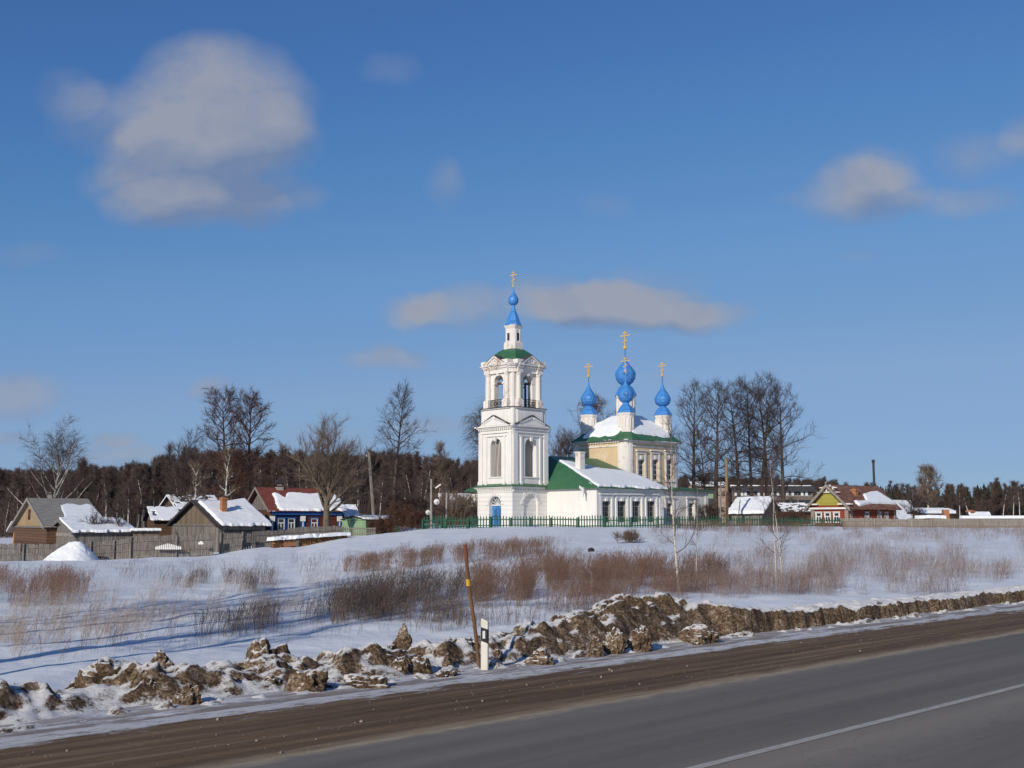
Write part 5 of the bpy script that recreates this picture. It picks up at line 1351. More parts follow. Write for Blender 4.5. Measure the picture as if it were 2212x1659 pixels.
# ================================================================ TREES
def seg_mesh(S, n):
    S = np.asarray(S, float)                                        # (N, 8): p0, p1, r0, r1
    p0, p1, r0, r1 = S[:, :3], S[:, 3:6], S[:, 6], S[:, 7]
    d = p1 - p0; d /= np.maximum(np.linalg.norm(d, axis=1, keepdims=True), 1e-6)
    ref = np.where(np.abs(d[:, 2:3]) > .9, np.array([[1., 0, 0]]), np.array([[0, 0, 1.]]))
    a = np.cross(d, ref); a /= np.linalg.norm(a, axis=1, keepdims=True); b = np.cross(d, a)
    V = []
    for p, r in ((p0, r0), (p1, r1)):
        for i in range(n):
            t = 2 * math.pi * i / n
            V.append(p + (a * math.cos(t) + b * math.sin(t)) * r[:, None])
    V = np.stack(V, 1)                                              # N, 2n, 3
    base = (np.arange(len(S)) * 2 * n)[:, None]
    Fq = np.concatenate([np.stack([base[:, 0] + i, base[:, 0] + (i + 1) % n, base[:, 0] + n + (i + 1) % n, base[:, 0] + n + i], 1) for i in range(n)])
    return V.reshape(-1, 3), Fq
def join_segs(parts):
    Vs, Fs, o = [], [], 0
    for S, n in parts:
        if len(S) == 0: continue
        v, f = seg_mesh(S, n); Vs.append(v); Fs.append(f + o); o += len(v)
    return np.concatenate(Vs), np.concatenate(Fs)
def unit(v): return v / max(np.linalg.norm(v), 1e-9)
def gen_tree(seed, h, r0, f0, spread, n1, elev=(60, 25), up=.10, n2=7, tw=5, twl=.8, droop=0, wander=.02, lean=(0, 0), rt=.014, l1r=.35, taper=.85, az0=None, fork=0, bend=.16, tw_angle=.8):
    """bare deciduous tree. spread(f): limb length at height fraction f; elev: limb elevation low/high on the trunk; up: curvature; droop of the twigs"""
    g = np.random.default_rng(seed)
    trunk, limbs, fine, tws = [], [], [], []
    nt = 14; pts = []
    p = np.zeros(3); d = unit(np.array([lean[0], lean[1], 1.0]))
    for i in range(nt + 1):
        pts.append(p.copy()); d = unit(d + g.normal(0, wander, 3) * [1, 1, .2] + np.array([0, 0, .02])); p = p + d * h / nt
    pts = np.array(pts); rad = lambda f: r0 * ((1 - f) ** taper) + rt
    for i in range(nt): trunk.append([*pts[i], *pts[i + 1], rad(i / nt) * (1.25 if i == 0 else 1), rad((i + 1) / nt)])
    def on_trunk(f): k = min(int(f * nt), nt - 1); return pts[k] + (pts[k + 1] - pts[k]) * (f * nt - k)
    src = []
    for i in range(n1):
        f = f0 + (.99 - f0) * ((i + g.uniform(0, 1)) / n1)
        a = i * 2.4 + g.uniform(-.6, .6); L = spread(f) * g.uniform(.65, 1.2)
        e = R(elev[0] + (elev[1] - elev[0]) * (1 - (f - f0) / (1 - f0)) + g.normal(0, 8))
        src.append((on_trunk(f), np.array([math.cos(a) * math.cos(e), math.sin(a) * math.cos(e), math.sin(e)]), L, min(rad(f) * .75, r0 * l1r * (.35 + L / max(spread(.5), .1) * .5))))
    for p, d, L, r in src:
        ns = 6; path = [p]; dd = d
        for k in range(ns):
            dd = unit(dd + g.normal(0, bend, 3) + np.array([0, 0, up * (1 if k > 0 else .2)])); path.append(path[-1] + dd * L / ns)
        path = np.array(path); rr = r * (1 - np.linspace(0, 1, ns + 1)) ** .9 + rt
        for k in range(ns): limbs.append([*path[k], *path[k + 1], rr[k], rr[k + 1]])
        for j in range(n2):
            t = .18 + .82 * (j + g.random()) / n2; k = min(int(t * ns), ns - 1); q = path[k] + (path[k + 1] - path[k]) * (t * ns - k)
            d0 = unit(path[k + 1] - path[k]); s = unit(np.cross(d0, g.normal(0, 1, 3)))
            dd = unit(d0 * .75 + s * .75 + np.array([0, 0, .15])); l2 = L * (.5 - .28 * t) * g.uniform(.6, 1.3) + .25; r2 = max(rr[k] * .5, rt * 1.3)
            for m in range(3):
                q2 = q + dd * l2 / 3; ra, rb = r2 * (1 - m / 3.6) , r2 * (1 - (m + 1) / 3.6)
                fine.append([*q, *q2, ra, rb]); tws.append((q, q2, dd)); q = q2; dd = unit(dd + g.normal(0, .22, 3) + np.array([0, 0, up * .6 - droop * .18]))
    # twigs in one go
    A_ = np.array([t[0] for t in tws]); B_ = np.array([t[1] for t in tws]); D_ = np.array([t[2] for t in tws])
    A_, B_, D_ = [np.repeat(x, tw, 0) for x in (A_, B_, D_)]; N = len(A_)
    p = A_ + (B_ - A_) * g.random((N, 1)); d = D_ * .8 + g.normal(0, tw_angle * .6, (N, 3)) + np.array([0, 0, .18 - .5 * droop]); d /= np.linalg.norm(d, axis=1, keepdims=True)
    l = twl * g.uniform(.4, 1.2, (N, 1)); q = p + d * l * .5
    d2 = d + g.normal(0, .3, (N, 3)) + np.array([0, 0, .12 - 1.1 * droop]); d2 /= np.linalg.norm(d2, axis=1, keepdims=True); e = q + d2 * l * (.5 + .7 * droop)
    T1 = np.concatenate([p, q, np.full((N, 1), rt), np.full((N, 1), rt * .8)], 1); T2 = np.concatenate([q, e, np.full((N, 1), rt * .8), np.full((N, 1), rt * .45)], 1)
    return (np.array(trunk), 8), [(np.array(limbs), 5), (np.array(fine), 3), (np.concatenate([T1, T2]), 3)]
def tree_obj(name, label, cat, loc, rz, gt, bark, twig, group=None, extra=None):
    t = thing(name, label, cat, loc, rz, group)
    v, f = join_segs([gt[0]] if not extra else [gt[0], gt[1][0]]); mesh_np('trunk', v, [f], M[bark], t, True)
    v, f = join_segs(gt[1] if not extra else gt[1][1:]); mesh_np('crown', v, [f], M[twig], t, True)
    return t
def copy_tree(o, loc, rz, sc, label=None, group=None):
    c = o.copy(); COL.objects.link(c); c.location = loc; c.rotation_euler = (0, 0, rz); c.scale = sc
    if label: c['label'] = label
    if group: c['group'] = group
    for ch in list(o.children): k = ch.copy(); COL.objects.link(k); k.parent = c
    return c
def foot(u, vtop, Y):
    x = XU(u, Y); z = gz(x, Y) - .15
    return (x, Y, z), ZV(vtop, Y) - z
def lime(seed, h, r=.3, f0=.22, wd=3.4, **k):
    a = dict(n1=30, elev=(58, 2), up=.11, n2=7, tw=6, twl=.95, rt=.0085, wander=.022, l1r=.25)
    a.update(k)
    return gen_tree(seed, h, r, f0, lambda f: wd * (.80 + .38 * math.sin(math.pi * max(0, (f - f0) / (1 - f0)) ** .8)) * (1 - .42 * max(0, (f - f0) / (1 - f0)) ** 3), **a)
LIMES = 'tall bare limes right of the church'
for k, (u, vt, Y, wd, f0, lean, r, lb) in enumerate([
    (1500, 830, 150, 4.2, .26, (.0, 0), .30, 'leftmost tall bare lime, directly right of the church'),
    (1545, 828, 146, 4.2, .22, (-.09, 0), .38, 'dark thick lime leaning left, second from the church'),
    (1595, 832, 150, 4.4, .26, (-.05, 0), .33, 'lime above the left end of the snow roofed shed roof'),
    (1623, 819, 152, 4.3, .34, (-.055, 0), .28, 'lime leaning left with a rounded top, fourth from the church'),
    (1644, 820, 151, 3.6, .32, (.03, 0), .25, 'slim lime with a dark knot half way up its trunk, fifth from the church'),
    (1659, 815, 152, 4.4, .28, (-.005, 0), .33, 'highest lime of the row with a broad flat top'),
    (1695, 834, 149, 4.6, .16, (.045, 0), .33, 'rightmost lime with long low arching limbs to the right')]):
    loc, h = foot(u, vt, Y)
    tree_obj('lime_tree', lb, 'tree', loc, k * 1.3, lime(100 + k, h * .93, r, f0, wd, lean=lean, n1=30), 'bark_dark', 'twig_dark', LIMES)
loc, h = foot(1523, 945, 148); tree_obj('small_lime', 'small bushy bare tree between the first two limes', 'tree', loc, 0, gen_tree(130, h, .2, .3, lambda f: 3.6 * (1 - .5 * f), 16, (55, 25), .14, 7, 5, .8, rt=.010), 'bark_dark', 'twig_dark')
for k, (u, vt, Y, wd, f0, lb, le) in enumerate([
    (490, 842, 140, 4.2, .30, 'tall bare tree with rusty leaf tips behind the barn, left one of the pair', (0, 0)),
    (540, 850, 142, 4.2, .28, 'tall bare tree with rusty leaf tips above the red roof, right one of the pair', (.03, 0))]):
    loc, h = foot(u, vt, Y); loc = (loc[0], loc[1], loc[2])
    tree_obj('tall_tree', lb, 'tree', loc, k * 2.1, lime(140 + k, h * .93, .34, f0, wd, tw=8, twl=.7, elev=(58, -6), droop=.25, rt=.0125, lean=le, n1=34), 'bark_dark', 'twig_brown', 'tall trees behind the barn')
loc, h = foot(848, 842, 138); tree_obj('tall_lime', 'tall narrow dark lime standing alone between the garage and the bell tower', 'tree', loc, .5, lime(150, h * .94, .30, .24, 3.8, elev=(66, -5), n1=34, twl=.8), 'bark_dark', 'twig_dark')
# big birch far left
loc, h = foot(114, 914, 128)
tree_obj('birch_tree', 'large round crowned birch behind the grey sheet roof at the far left', 'tree', loc, .4,
         gen_tree(160, h * .70, .26, .22, lambda f: 6.4 * (1.1 - .45 * f), 22, (62, 36), .09, 10, 7, 1.0, droop=.35, rt=.0095, l1r=.40, bend=.10), 'bark_birch', 'twig_birch', extra=True)
# two white birches behind the barn
loc, h = foot(418, 1000, 112); tree_obj('pollard_birch', 'white birch with few short limbs behind the barn ridge', 'tree', loc, 0,
         gen_tree(171, h * .9, .15, .5, lambda f: 2.2 * (1.1 - .6 * f), 9, (70, 35), .12, 6, 4, .6, rt=.013, l1r=.5, lean=(.03, 0)), 'bark_birch', 'twig_grey', 'white birches behind the barn', extra=True)
loc, h = foot(488, 960, 114); tree_obj('pollard_birch', 'taller white birch with mottled trunk beside the orange chimney', 'tree', loc, 2,
         gen_tree(172, h * .92, .18, .42, lambda f: 2.0 * (1.1 - .6 * f), 10, (65, 30), .12, 6, 4, .6, rt=.013, l1r=.5), 'bark_birch', 'twig_grey', 'white birches behind the barn', extra=True)
loc, h = foot(400, 955, 122); tree_obj('bare_tree', 'grey bare bushy tree behind the dark house, left of the tall pair', 'tree', loc, 1, gen_tree(173, h * .9, .16, .2, lambda f: 4.2 * (1.0 - .4 * f), 22, (68, 40), .10, 7, 6, .8, rt=.010), 'bark_dark', 'twig_birch')
loc, h = foot(372, 960, 132); tree_obj('bare_tree', 'thin dark upright bare tree left of the grey bushy one', 'tree', loc, 1, gen_tree(174, h * .95, .14, .25, lambda f: 2.2 * (1.1 - .8 * f), 24, (62, 40), .12, 6, 5, .7, rt=.010), 'bark_dark', 'twig_dark')
# old maple before the blue house
loc, h = foot(705, 905, 104.5)
tree_obj('old_maple', 'thick trunked bare tree with a wide brush like crown in front of the blue house', 'tree', loc, 1.1,
         gen_tree(180, h * .58, .38, .36, lambda f: 6.0 * (1.0 - .2 * f), 22, (72, 44), .13, 10, 7, 1.1, rt=.0095, l1r=.40, taper=.6, bend=.11, tw_angle=.5), 'bark_grey', 'twig_grey', extra=True)
# birch / willow at the tower
loc, h = foot(1030, 898, 140); tree_obj('weeping_birch', 'weeping birch whose drooping top shows left of the bell tower', 'tree', loc, 3.3,
         gen_tree(190, h * .96, .22, .3, lambda f: 4.3 * (1.1 - .6 * f), 20, (65, 20), .03, 8, 6, 1.3, droop=.8, rt=.009, lean=(-.06, 0)), 'bark_birch', 'twig_birch')
loc, h = foot(955, 962, 120); tree_obj('sapling', 'thin bare poplar like tree beside the pale cable post', 'tree', loc, 0, gen_tree(191, h * .97, .10, .2, lambda f: 1.9 * (1.1 - .7 * f), 18, (72, 50), .1, 6, 5, .7, rt=.011), 'bark_grey', 'twig_grey')
loc, h = foot(1285, 868, 152); tree_obj('tree_behind_nave', 'bare tree with rusty tips behind the nave roof', 'tree', loc, 0, lime(192, h * .93, .26, .25, 5.0, tw=6, elev=(58, 5), droop=.3, rt=.012), 'bark_dark', 'twig_brown')
loc, h = foot(1208, 958, 150); tree_obj('tree_behind_refectory', 'bare tree showing above the refectory roof beside the tower', 'tree', loc, 0, lime(193, h * .92, .22, .2, 4.4), 'bark_dark', 'twig_birch')
loc, h = foot(1236, 942, 154); tree_obj('tree_behind_refectory', 'bare tree between the tower and the ochre nave, right of the other one', 'tree', loc, 2, lime(194, h * .92, .22, .2, 3.6), 'bark_dark', 'twig_birch')
loc, h = foot(2006, 1018, 215); tree_obj('far_birch', 'pale feathery birch standing above the spruce wood on the right', 'tree', loc, 0, gen_tree(195, h * .95, .2, .25, lambda f: 3.8 * (1.1 - .6 * f), 22, (66, 35), .1, 8, 6, 1.1, rt=.022), 'bark_birch', 'twig_grey')
# orchard twigs before the left sheds
for k, (u, vt, Y, lb) in enumerate([(259, 1104, 100, 'small bare fruit tree against the snow of the grey sheet roof'), (210, 1131, 99.5, 'low bare bush above the shed ridge, left of the fruit tree'), (1975, 1092, 115, 'bare bush in front of the snowy barn roof right of the red house')]):
    loc, h = foot(u, vt, Y); tree_obj('fruit_tree', lb, 'tree', loc, k, gen_tree(200 + k, h, .09, .35, lambda f: 1.4, 12, (55, 15), .1, 6, 4, .5, rt=.011), 'bark_dark', 'twig_dark')
# shrubs
def shrub(name, label, u, v, Y, w, h, twig, n=26, seed=0, group=None, rt=.010, cat='shrub', tw=5, dens=7):
    p = at(u, v, Y); z = gz(p.x, Y)
    g = np.random.default_rng(seed); parts = [[], [], []]
    for i in range(n):
        gt = gen_tree(seed * 31 + i, h * g.uniform(.6, 1.05), .014, .12, lambda f: .42 * h * (1 - .4 * f), dens, (60, 30), .1, 3, tw, .32 * h ** .5, rt=rt, wander=.06, lean=(g.normal(0, .25), g.normal(0, .2)))
        o = np.array([g.normal(0, w * .24), g.normal(0, w * .16), 0.]); 
        for S, k in [gt[0]] + gt[1]:
            S = S.copy(); S[:, :3] += o; S[:, 3:6] += o; parts[min(k, 5) % 3].append(S)
    S = np.concatenate([np.concatenate(q) for q in parts if q]); v_, f_ = seg_mesh(S, 3)
    ob = mesh_np(name, v_, [f_], M[twig]); ob.location = (p.x, Y, z - .05)
    return tag(ob, label, cat, group)
shrub('shrub', 'dense dark brown thicket beside the garage, left of the green fence', 868, 1150, 104, 3.0, 2.3, 'twig_brown', 13, 1, rt=.009, tw=4)
shrub('shrub', 'lower reddish shrub between the garage thicket and the green fence', 900, 1147, 103, 2.0, 1.5, 'twig_brown', 12, 2, rt=.009)
shrub('shrub', 'reddish shrub against the dark side of the garage', 828, 1152, 105, 2.0, 1.3, 'twig_brown', 14, 3, rt=.010)
shrub('shrub', 'tangle of grey branches in front of the snowy house left of the tower', 985, 1130, 118, 5.0, 3.2, 'twig_grey', 26, 4, rt=.010)
shrub('shrub', 'dark tangled thicket between the white outhouse and the tall lime', 880, 1120, 125, 7.0, 3.6, 'twig_dark', 28, 8, rt=.014)
shrub('shrub', 'brown thicket between the first limes and the green fence', 1535, 1135, 125, 3.0, 2.0, 'twig_dark', 12, 5)
shrub('shrub', 'brown scrub between the snow roofed shed and the red house', 1700, 1138, 112, 4.5, 1.3, 'twig_brown', 18, 6, rt=.009)
shrub('shrub', 'low bent grey bush in the snow before the fence, left of the first foreground birch', 1372, 1166, 74, 2.6, .62, 'twig_grey', 10, 7, rt=.005)
# ---- young birches on the field
YB = 'young birches on the field behind the snow bank'
for k, (u, v, vt, lb, kw) in enumerate([
    (1466, 1281, 920, 'tallest young birch, white trunk rising behind the brown snow mound', dict(n1=18, wd=1.25, lean=(-.05, .0), r=.050)),
    (1504, 1268, 1050, 'very thin young birch just right of the tallest one', dict(n1=8, wd=.5, lean=(.03, 0), r=.024)),
    (1676, 1262, 995, 'left stem of the pair of thin young birches in the right field', dict(n1=13, wd=1.1, lean=(-.02, 0), r=.030)),
    (1690, 1270, 985, 'right stem of the pair of thin young birches in the right field', dict(n1=13, wd=1.15, lean=(-.005, 0), r=.028))]):
    x, y, z = [float(a[0]) for a in on_ground(u, v)]; h = ZV(vt, y) - z
    gt = gen_tree(300 + k, h, kw['r'], .24, lambda f, w=kw['wd']: w * (1.15 - .8 * f), kw['n1'], (70, 42), .10, 4, 4, .30, rt=.0026, l1r=.34, taper=1.25, lean=kw['lean'], wander=.018, bend=.10)
    tree_obj('young_birch', lb, 'tree', (x, y, z - .05), k * 1.7, gt, 'bark_young_birch', 'twig_birch', YB)
# ---- roadside trees outside the picture on the left: they throw the long shadows over the field
for k, (x, y, h) in enumerate([(-17.9, 23.4, 11), (-16.6, 19.9, 13), (-14.9, 16.8, 12), (-13.9, 14.3, 14), (-13.4, 11.9, 12), (-19.5, 17.5, 13), (-16.0, 11.0, 14), (-20.5, 21.0, 14)]):
    gt = gen_tree(320 + k, h, .15, .5, lambda f: 1.7 * (1.25 - .7 * f), 14, (60, 35), .1, 5, 4, .7, rt=.008, wander=.01, taper=.6)
    tree_obj('roadside_tree', 'bare roadside tree beyond the left edge of the photo', 'tree', (x, y, gz(x, y) - .1), k, gt, 'bark_dark', 'twig_dark', 'roadside trees')

# ================================================================ THE WOOD
protos = []
for k in range(7):
    h = 11.5; wd = (1.5, 1.9, 1.3, 1.7, 2.1, 1.4, 1.8)[k]
    protos.append(gen_tree(400 + k, h, .09, .30, lambda f: wd * (1.25 - .9 * f), 28, (70, 48), .10, 5, 4, .8, rt=.019, wander=.02, l1r=.28))
pv = [join_segs([p[0]]) for p in protos]; pc = [join_segs(p[1]) for p in protos]
def spruce(seed, h, w):
    g = np.random.default_rng(seed); V, Fq = [], []
    n = 26
    for i in range(n):
        f = i / (n - 1); z = h * (.12 + .88 * f); r = w * (1 - f) ** .75 * g.uniform(.7, 1.2) + .12
        m = int(13 - 7 * f)
        for j in range(m):
            a = 2 * math.pi * (j + g.random()) / m; rr = r * g.uniform(.6, 1.15); b = a + g.uniform(.16, .34); dz = rr * g.uniform(.15, .5)
            o = len(V); V += [(0, 0, z + .25), (rr * math.cos(a), rr * math.sin(a), z - dz), (rr * .8 * math.cos(b), rr * .8 * math.sin(b), z - dz * 1.2 - .25), (rr * .3 * math.cos(b), rr * .3 * math.sin(b), z - .3)]
            Fq.append((o, o + 1, o + 2, o + 3))
    return np.array(V), np.array(Fq)
spr = [spruce(430 + k, 12, (2.5, 3.1, 2.2)[k % 3]) for k in range(4)]
def top_row(u): return np.interp(u, [-300, 0, 150, 185, 240, 300, 330, 400, 460, 560, 640, 700, 760, 800, 830, 905, 960, 1030, 1300, 1450, 1600, 1750, 1850, 1960, 2030, 2100, 2212, 2600],
                                [1022, 1020, 1022, 1006, 1018, 1012, 1003, 985, 984, 978, 984, 992, 992, 985, 986, 988, 1000, 1000, 1010, 1030, 1036, 1040, 1044, 1050, 1052, 1044, 1042, 1042])
def mass(name, label, n, u0, u1, Y0, Y1, kinds, seed, m, zo=0.0, jh=.22, fr=None):
    g = np.random.default_rng(seed); Vs, Fs, o = [], [], 0
    for i in range(n):
        Y = Y0 + (Y1 - Y0) * g.random(); u = u0 + (u1 - u0) * g.random()
        x = XU(u, Y, 1000); z = gz(x, Y) - .2
        h = (ZV(float(top_row(u)), Y) - z) * (1 - jh * g.random() ** 1.6) * (1.06 if g.random() < .1 else 1)
        v, f = kinds[g.integers(len(kinds))]; s = h / (11.5 if kinds is not spr else 12.4); a = g.uniform(0, 6.28); ws = s ** .6 * g.uniform(.85, 1.25)
        c, sn = math.cos(a), math.sin(a)
        w = np.stack([(v[:, 0] * c - v[:, 1] * sn) * ws + x, (v[:, 0] * sn + v[:, 1] * c) * ws + Y, v[:, 2] * s + z], -1)
        Vs.append(w.astype(np.float32)); Fs.append(f + o); o += len(v)
    ob = mesh_np(name, np.concatenate(Vs), [np.concatenate(Fs)], m)
    return tag(ob, label, 'wood', kind='stuff')
mass('leafless_wood', 'dense leafless brown wood behind the village on the left', 640, -260, 1110, 205, 275, pc, 1, M['twig_forest'])
mass('leafless_wood', 'leafless brown wood behind the limes and the far barrack', 300, 1180, 1800, 225, 285, pc, 2, M['twig_forest'])
mass('spruce_wood', 'dark spruce wood along the horizon on the right', 170, 1720, 2500, 250, 300, spr, 3, M['spruce'], jh=.4)
mass('spruce_wood', 'dark spruces mixed into the leafless wood on the left', 46, 330, 1010, 212, 262, spr, 4, M['spruce'], jh=.35)
mass('leafless_wood', 'bare grey brown trees mixed among the spruces on the right', 130, 1740, 2400, 232, 262, pc, 9, M['twig_forest'], jh=.35)
# brushwood closes the foot of the wood
def brush(name, label, n, u0, u1, Y0, Y1, h, seed, m):
    g = np.random.default_rng(seed)
    Y = g.uniform(Y0, Y1, n); u = g.uniform(u0, u1, n)
    cx = (u - U0) / F; x = cx * Y / 1.006; z = H(x, Y, False) - .2
    p = np.stack([x, Y, z], -1); hh = h * g.uniform(.25, 1.0, (n, 1)); d = np.concatenate([g.normal(0, .22, (n, 2)), np.ones((n, 1))], 1)
    q = p + d * hh; r = np.full((n, 1), .035)
    S = np.concatenate([p, q, r, r * .5], 1); k = 3
    pr = np.repeat(p, k, 0); qr = np.repeat(q, k, 0); b = pr + (qr - pr) * g.uniform(.3, 1, (n * k, 1)); e = b + np.concatenate([g.normal(0, .55, (n * k, 2)), g.uniform(.2, 1.1, (n * k, 1))], 1)
    S = np.concatenate([S, np.concatenate([b, e, np.full((n * k, 1), .022), np.full((n * k, 1), .014)], 1)])
    v, f = seg_mesh(S, 3); return tag(mesh_np(name, v, [f], m), label, 'brushwood', kind='stuff')
brush('brushwood', 'brown brushwood at the foot of the wood on the left', 16000, -260, 1110, 190, 260, 7.5, 5, M['twig_forest'])
brush('brushwood', 'brown brushwood at the foot of the wood behind the limes', 7000, 1180, 1800, 212, 270, 6.5, 6, M['twig_forest'])
brush('brushwood', 'dark brushwood at the foot of the spruce wood', 5000, 1760, 2500, 235, 260, 5.0, 7, M['twig_forest'])
# birches one can tell apart along the edge of the wood
g = np.random.default_rng(77); bt = []
for k in range(5):
    gt = gen_tree(450 + k, 11.5, .125, .45, lambda f: 1.7 * (1.2 - .85 * f), 20, (64, 35), .1, 4, 3, .9, rt=.026, wander=.03, lean=(g.normal(0, .05), 0))
    bt.append(gt)
first = {}
def edge_birch(i, u, Y, hs):
    k = i % 5; x = XU(u, Y, 1000); z = gz(x, Y) - .2; h = (ZV(float(top_row(u)), Y) - z) * hs; s = h / 11.5
    if k not in first:
        first[k] = tree_obj('wood_edge_birch', 'slender white trunked birch at the edge of the leafless wood', 'tree', (x, Y, z), g.uniform(0, 6), bt[k], 'bark_birch', 'twig_forest', 'birches along the edge of the leafless wood')
        first[k].scale = (s, s, s)
    else: copy_tree(first[k], (x, Y, z), g.uniform(0, 6), (s ** .7, s ** .7, s))
us = list(np.linspace(-40, 1030, 54) + g.uniform(-9, 9, 54)) + [235, 246, 263, 271, 284, 300, 312, 318, 331, 650, 668, 700, 812, 870, 905, 930, 988, 1002] + list(g.uniform(1190, 1230, 2)) + list(g.uniform(1490, 1760, 10))
for i, u in enumerate(us): edge_birch(i, u, g.uniform(186, 203) if u < 1200 else g.uniform(206, 222), g.uniform(.62, .95))
i0 = None
for i, u in enumerate(list(np.linspace(1768, 2230, 22) + g.uniform(-8, 8, 22))):
    Y = g.uniform(238, 249); x = XU(u, Y, 1050); z = gz(x, Y) - .2; h = (ZV(float(top_row(u)), Y) - z) * g.uniform(.62, 1.08); s = h / 12.4
    if i < 4:
        v, f = spr[i]; o = mesh_np('spruce_tree', v, [f], M['spruce']); o.location = (x, Y, z); o.scale = (s ** .6, s ** .6, s)
        tag(o, 'dark pointed spruce at the front of the spruce wood', 'tree', 'spruces at the front of the wood on the right'); i0 = i0 or {}; i0[i] = o
    else:
        c = i0[i % 4].copy(); COL.objects.link(c); c.location = (x, Y, z); c.rotation_euler = (0, 0, g.uniform(0, 6)); c.scale = (s ** .6, s ** .6, s)
for i, u in enumerate([2068, 2090, 2160, 2182, 2195]): edge_birch(i + 1, u, g.uniform(222, 232), .85)

# ================================================================ DEAD STALKS AND GRASS
def in_poly(u, v, poly):
    c = np.zeros(u.shape, bool); j = len(poly) - 1
    for i in range(len(poly)):
        (xi, yi), (xj, yj) = poly[i], poly[j]
        c ^= ((yi > v) != (yj > v)) & (u < (xj - xi) * (v - yi) / (yj - yi + 1e-9) + xi); j = i
    return c
def stalks(name, label, polys, n, h0, h1, m, seed, tw=5, wid=.0045, lean=(.10, .0), clump=0, spread=.20, plume=.16, sidew=.7, thr=.0, cat='dry grass', csc=.03):
    """dead stems rooted on the terrain inside the given outlines"""
    g = np.random.default_rng(seed); U, Vv = [], []
    for poly in polys:
        a = np.array(poly); lo, hi = a.min(0), a.max(0); k = n // len(polys)
        got = 0
        while got < k:
            u = g.uniform(lo[0], hi[0], k * 2); v = g.uniform(lo[1], hi[1], k * 2); ok = in_poly(u + (fbm(u * .02, v * .05, seed=seed + 50, oct=3) - .5) * 110, v + (fbm(u * .03, v * .03, seed=seed + 51, oct=4) - .5) * 26, poly)
            if clump: ok &= fbm(u * csc, v * csc * 2.6, seed=seed, oct=3) + g.normal(0, .05, len(u)) > clump
            u, v = u[ok][:k - got], v[ok][:k - got]; U.append(u); Vv.append(v); got += len(u)
            if len(u) == 0: break
    u, v = np.concatenate(U), np.concatenate(Vv)
    x, y, z = on_ground(u, v); N = len(x)
    p = np.stack([x, y, z - .03], -1)
    hh = (h0 + (h1 - h0) * g.random((N, 1)) ** .8) * (.72 + .56 * fbm(x * .9, y * .9, seed=seed + 5, oct=3))[:, None]
    w = np.maximum(wid, y[:, None] * wid * .014)
    ln = np.concatenate([g.normal(lean[0], spread, (N, 1)), g.normal(lean[1], spread, (N, 1)), np.ones((N, 1))], 1)
    m1 = p + ln * [.45, .45, .55] * hh; e = p + ln * [1.1, 1.1, 1.0] * hh
    S = [np.concatenate([p, m1, w * .55, w * .5], 1), np.concatenate([m1, e, w * .5, w * .35], 1)]
    if tw:
        P_ = np.repeat(m1, tw, 0); E_ = np.repeat(e, tw, 0); HH = np.repeat(hh, tw, 0); W_ = np.repeat(w, tw, 0)
        b = P_ + (E_ - P_) * g.uniform(.05, 1, (N * tw, 1)); d = np.concatenate([g.normal(lean[0] * .6, .5, (N * tw, 2)), g.uniform(.5, 1.3, (N * tw, 1))], 1)
        q = b + d * HH * plume * g.uniform(.4, 1.2, (N * tw, 1))
        S.append(np.concatenate([b, q, W_ * sidew * .5, W_ * sidew * .6], 1))
    vv, ff = seg_mesh(np.concatenate(S), 3)
    o = mesh_np(name, vv, [ff], m); return tag(o, label, cat, kind='stuff')
near = [(690, 1338), (760, 1290), (880, 1268), (1010, 1262), (1020, 1318), (900, 1342), (780, 1352)]
dense = [(1015, 1322), (1020, 1255), (1120, 1238), (1240, 1232), (1400, 1228), (1560, 1236), (1580, 1262), (1430, 1282), (1300, 1290), (1190, 1300), (1120, 1318)]
stalks('dead_stalks', 'dense reddish brown belt of dead stalks right of the leaning pole', [dense], 5200, .45, 1.0, M['stalk_red'], 1, 6, .0056, clump=.48, spread=.28)
stalks('dead_stalks', 'dark stand of dead stalks left of the leaning pole', [near], 1900, .4, .95, M['stalk_dark'], 2, 6, .0056, clump=.47, lean=(.16, 0))
stalks('dead_stalks', 'low broken stalks along the front of the dense belt', [[(1150, 1332), (1240, 1296), (1560, 1262), (1600, 1282), (1480, 1300), (1300, 1322)]], 1100, .35, .8, M['stalk_red'], 3, 5, .0048, clump=.42)
stalks('dead_stalks', 'narrow reddish belt of dead stalks across the middle of the field', [[(742, 1242), (770, 1214), (900, 1204), (1080, 1190), (1240, 1177), (1265, 1186), (1100, 1206), (950, 1222), (850, 1238)]], 3000, .5, .85, M['stalk_red'], 4, 5, .0056, clump=.46)
stalks('dead_stalks', 'thick reddish brown patch of dead stalks at the left edge', [[(-60, 1310), (-60, 1256), (60, 1250), (150, 1252), (190, 1272), (245, 1282), (240, 1294), (150, 1302), (60, 1308)]], 2000, .5, .95, M['stalk_red'], 5, 5, .0052, clump=.46)
stalks('dead_stalks', 'loose grey brown stalks in the middle of the left field', [[(170, 1250), (240, 1212), (420, 1216), (480, 1228), (600, 1218), (760, 1212), (760, 1238), (600, 1246), (420, 1256), (250, 1262)], [(330, 1262), (430, 1250), (600, 1262), (590, 1276), (420, 1280)]], 1300, .35, .7, M['stalk_dark'], 6, 5, .0048, clump=.50)
stalks('dead_stalks', 'dark weed stalks standing in the shaded snow left of the reed belt', [[(415, 1372), (440, 1342), (600, 1338), (615, 1362), (520, 1384)], [(640, 1345), (660, 1325), (1000, 1330), (1000, 1350), (800, 1356)], [(700, 1350), (720, 1322), (1010, 1325), (1000, 1350)]], 1500, .3, .62, M['stalk_dark'], 7, 5, .0046, clump=.42)
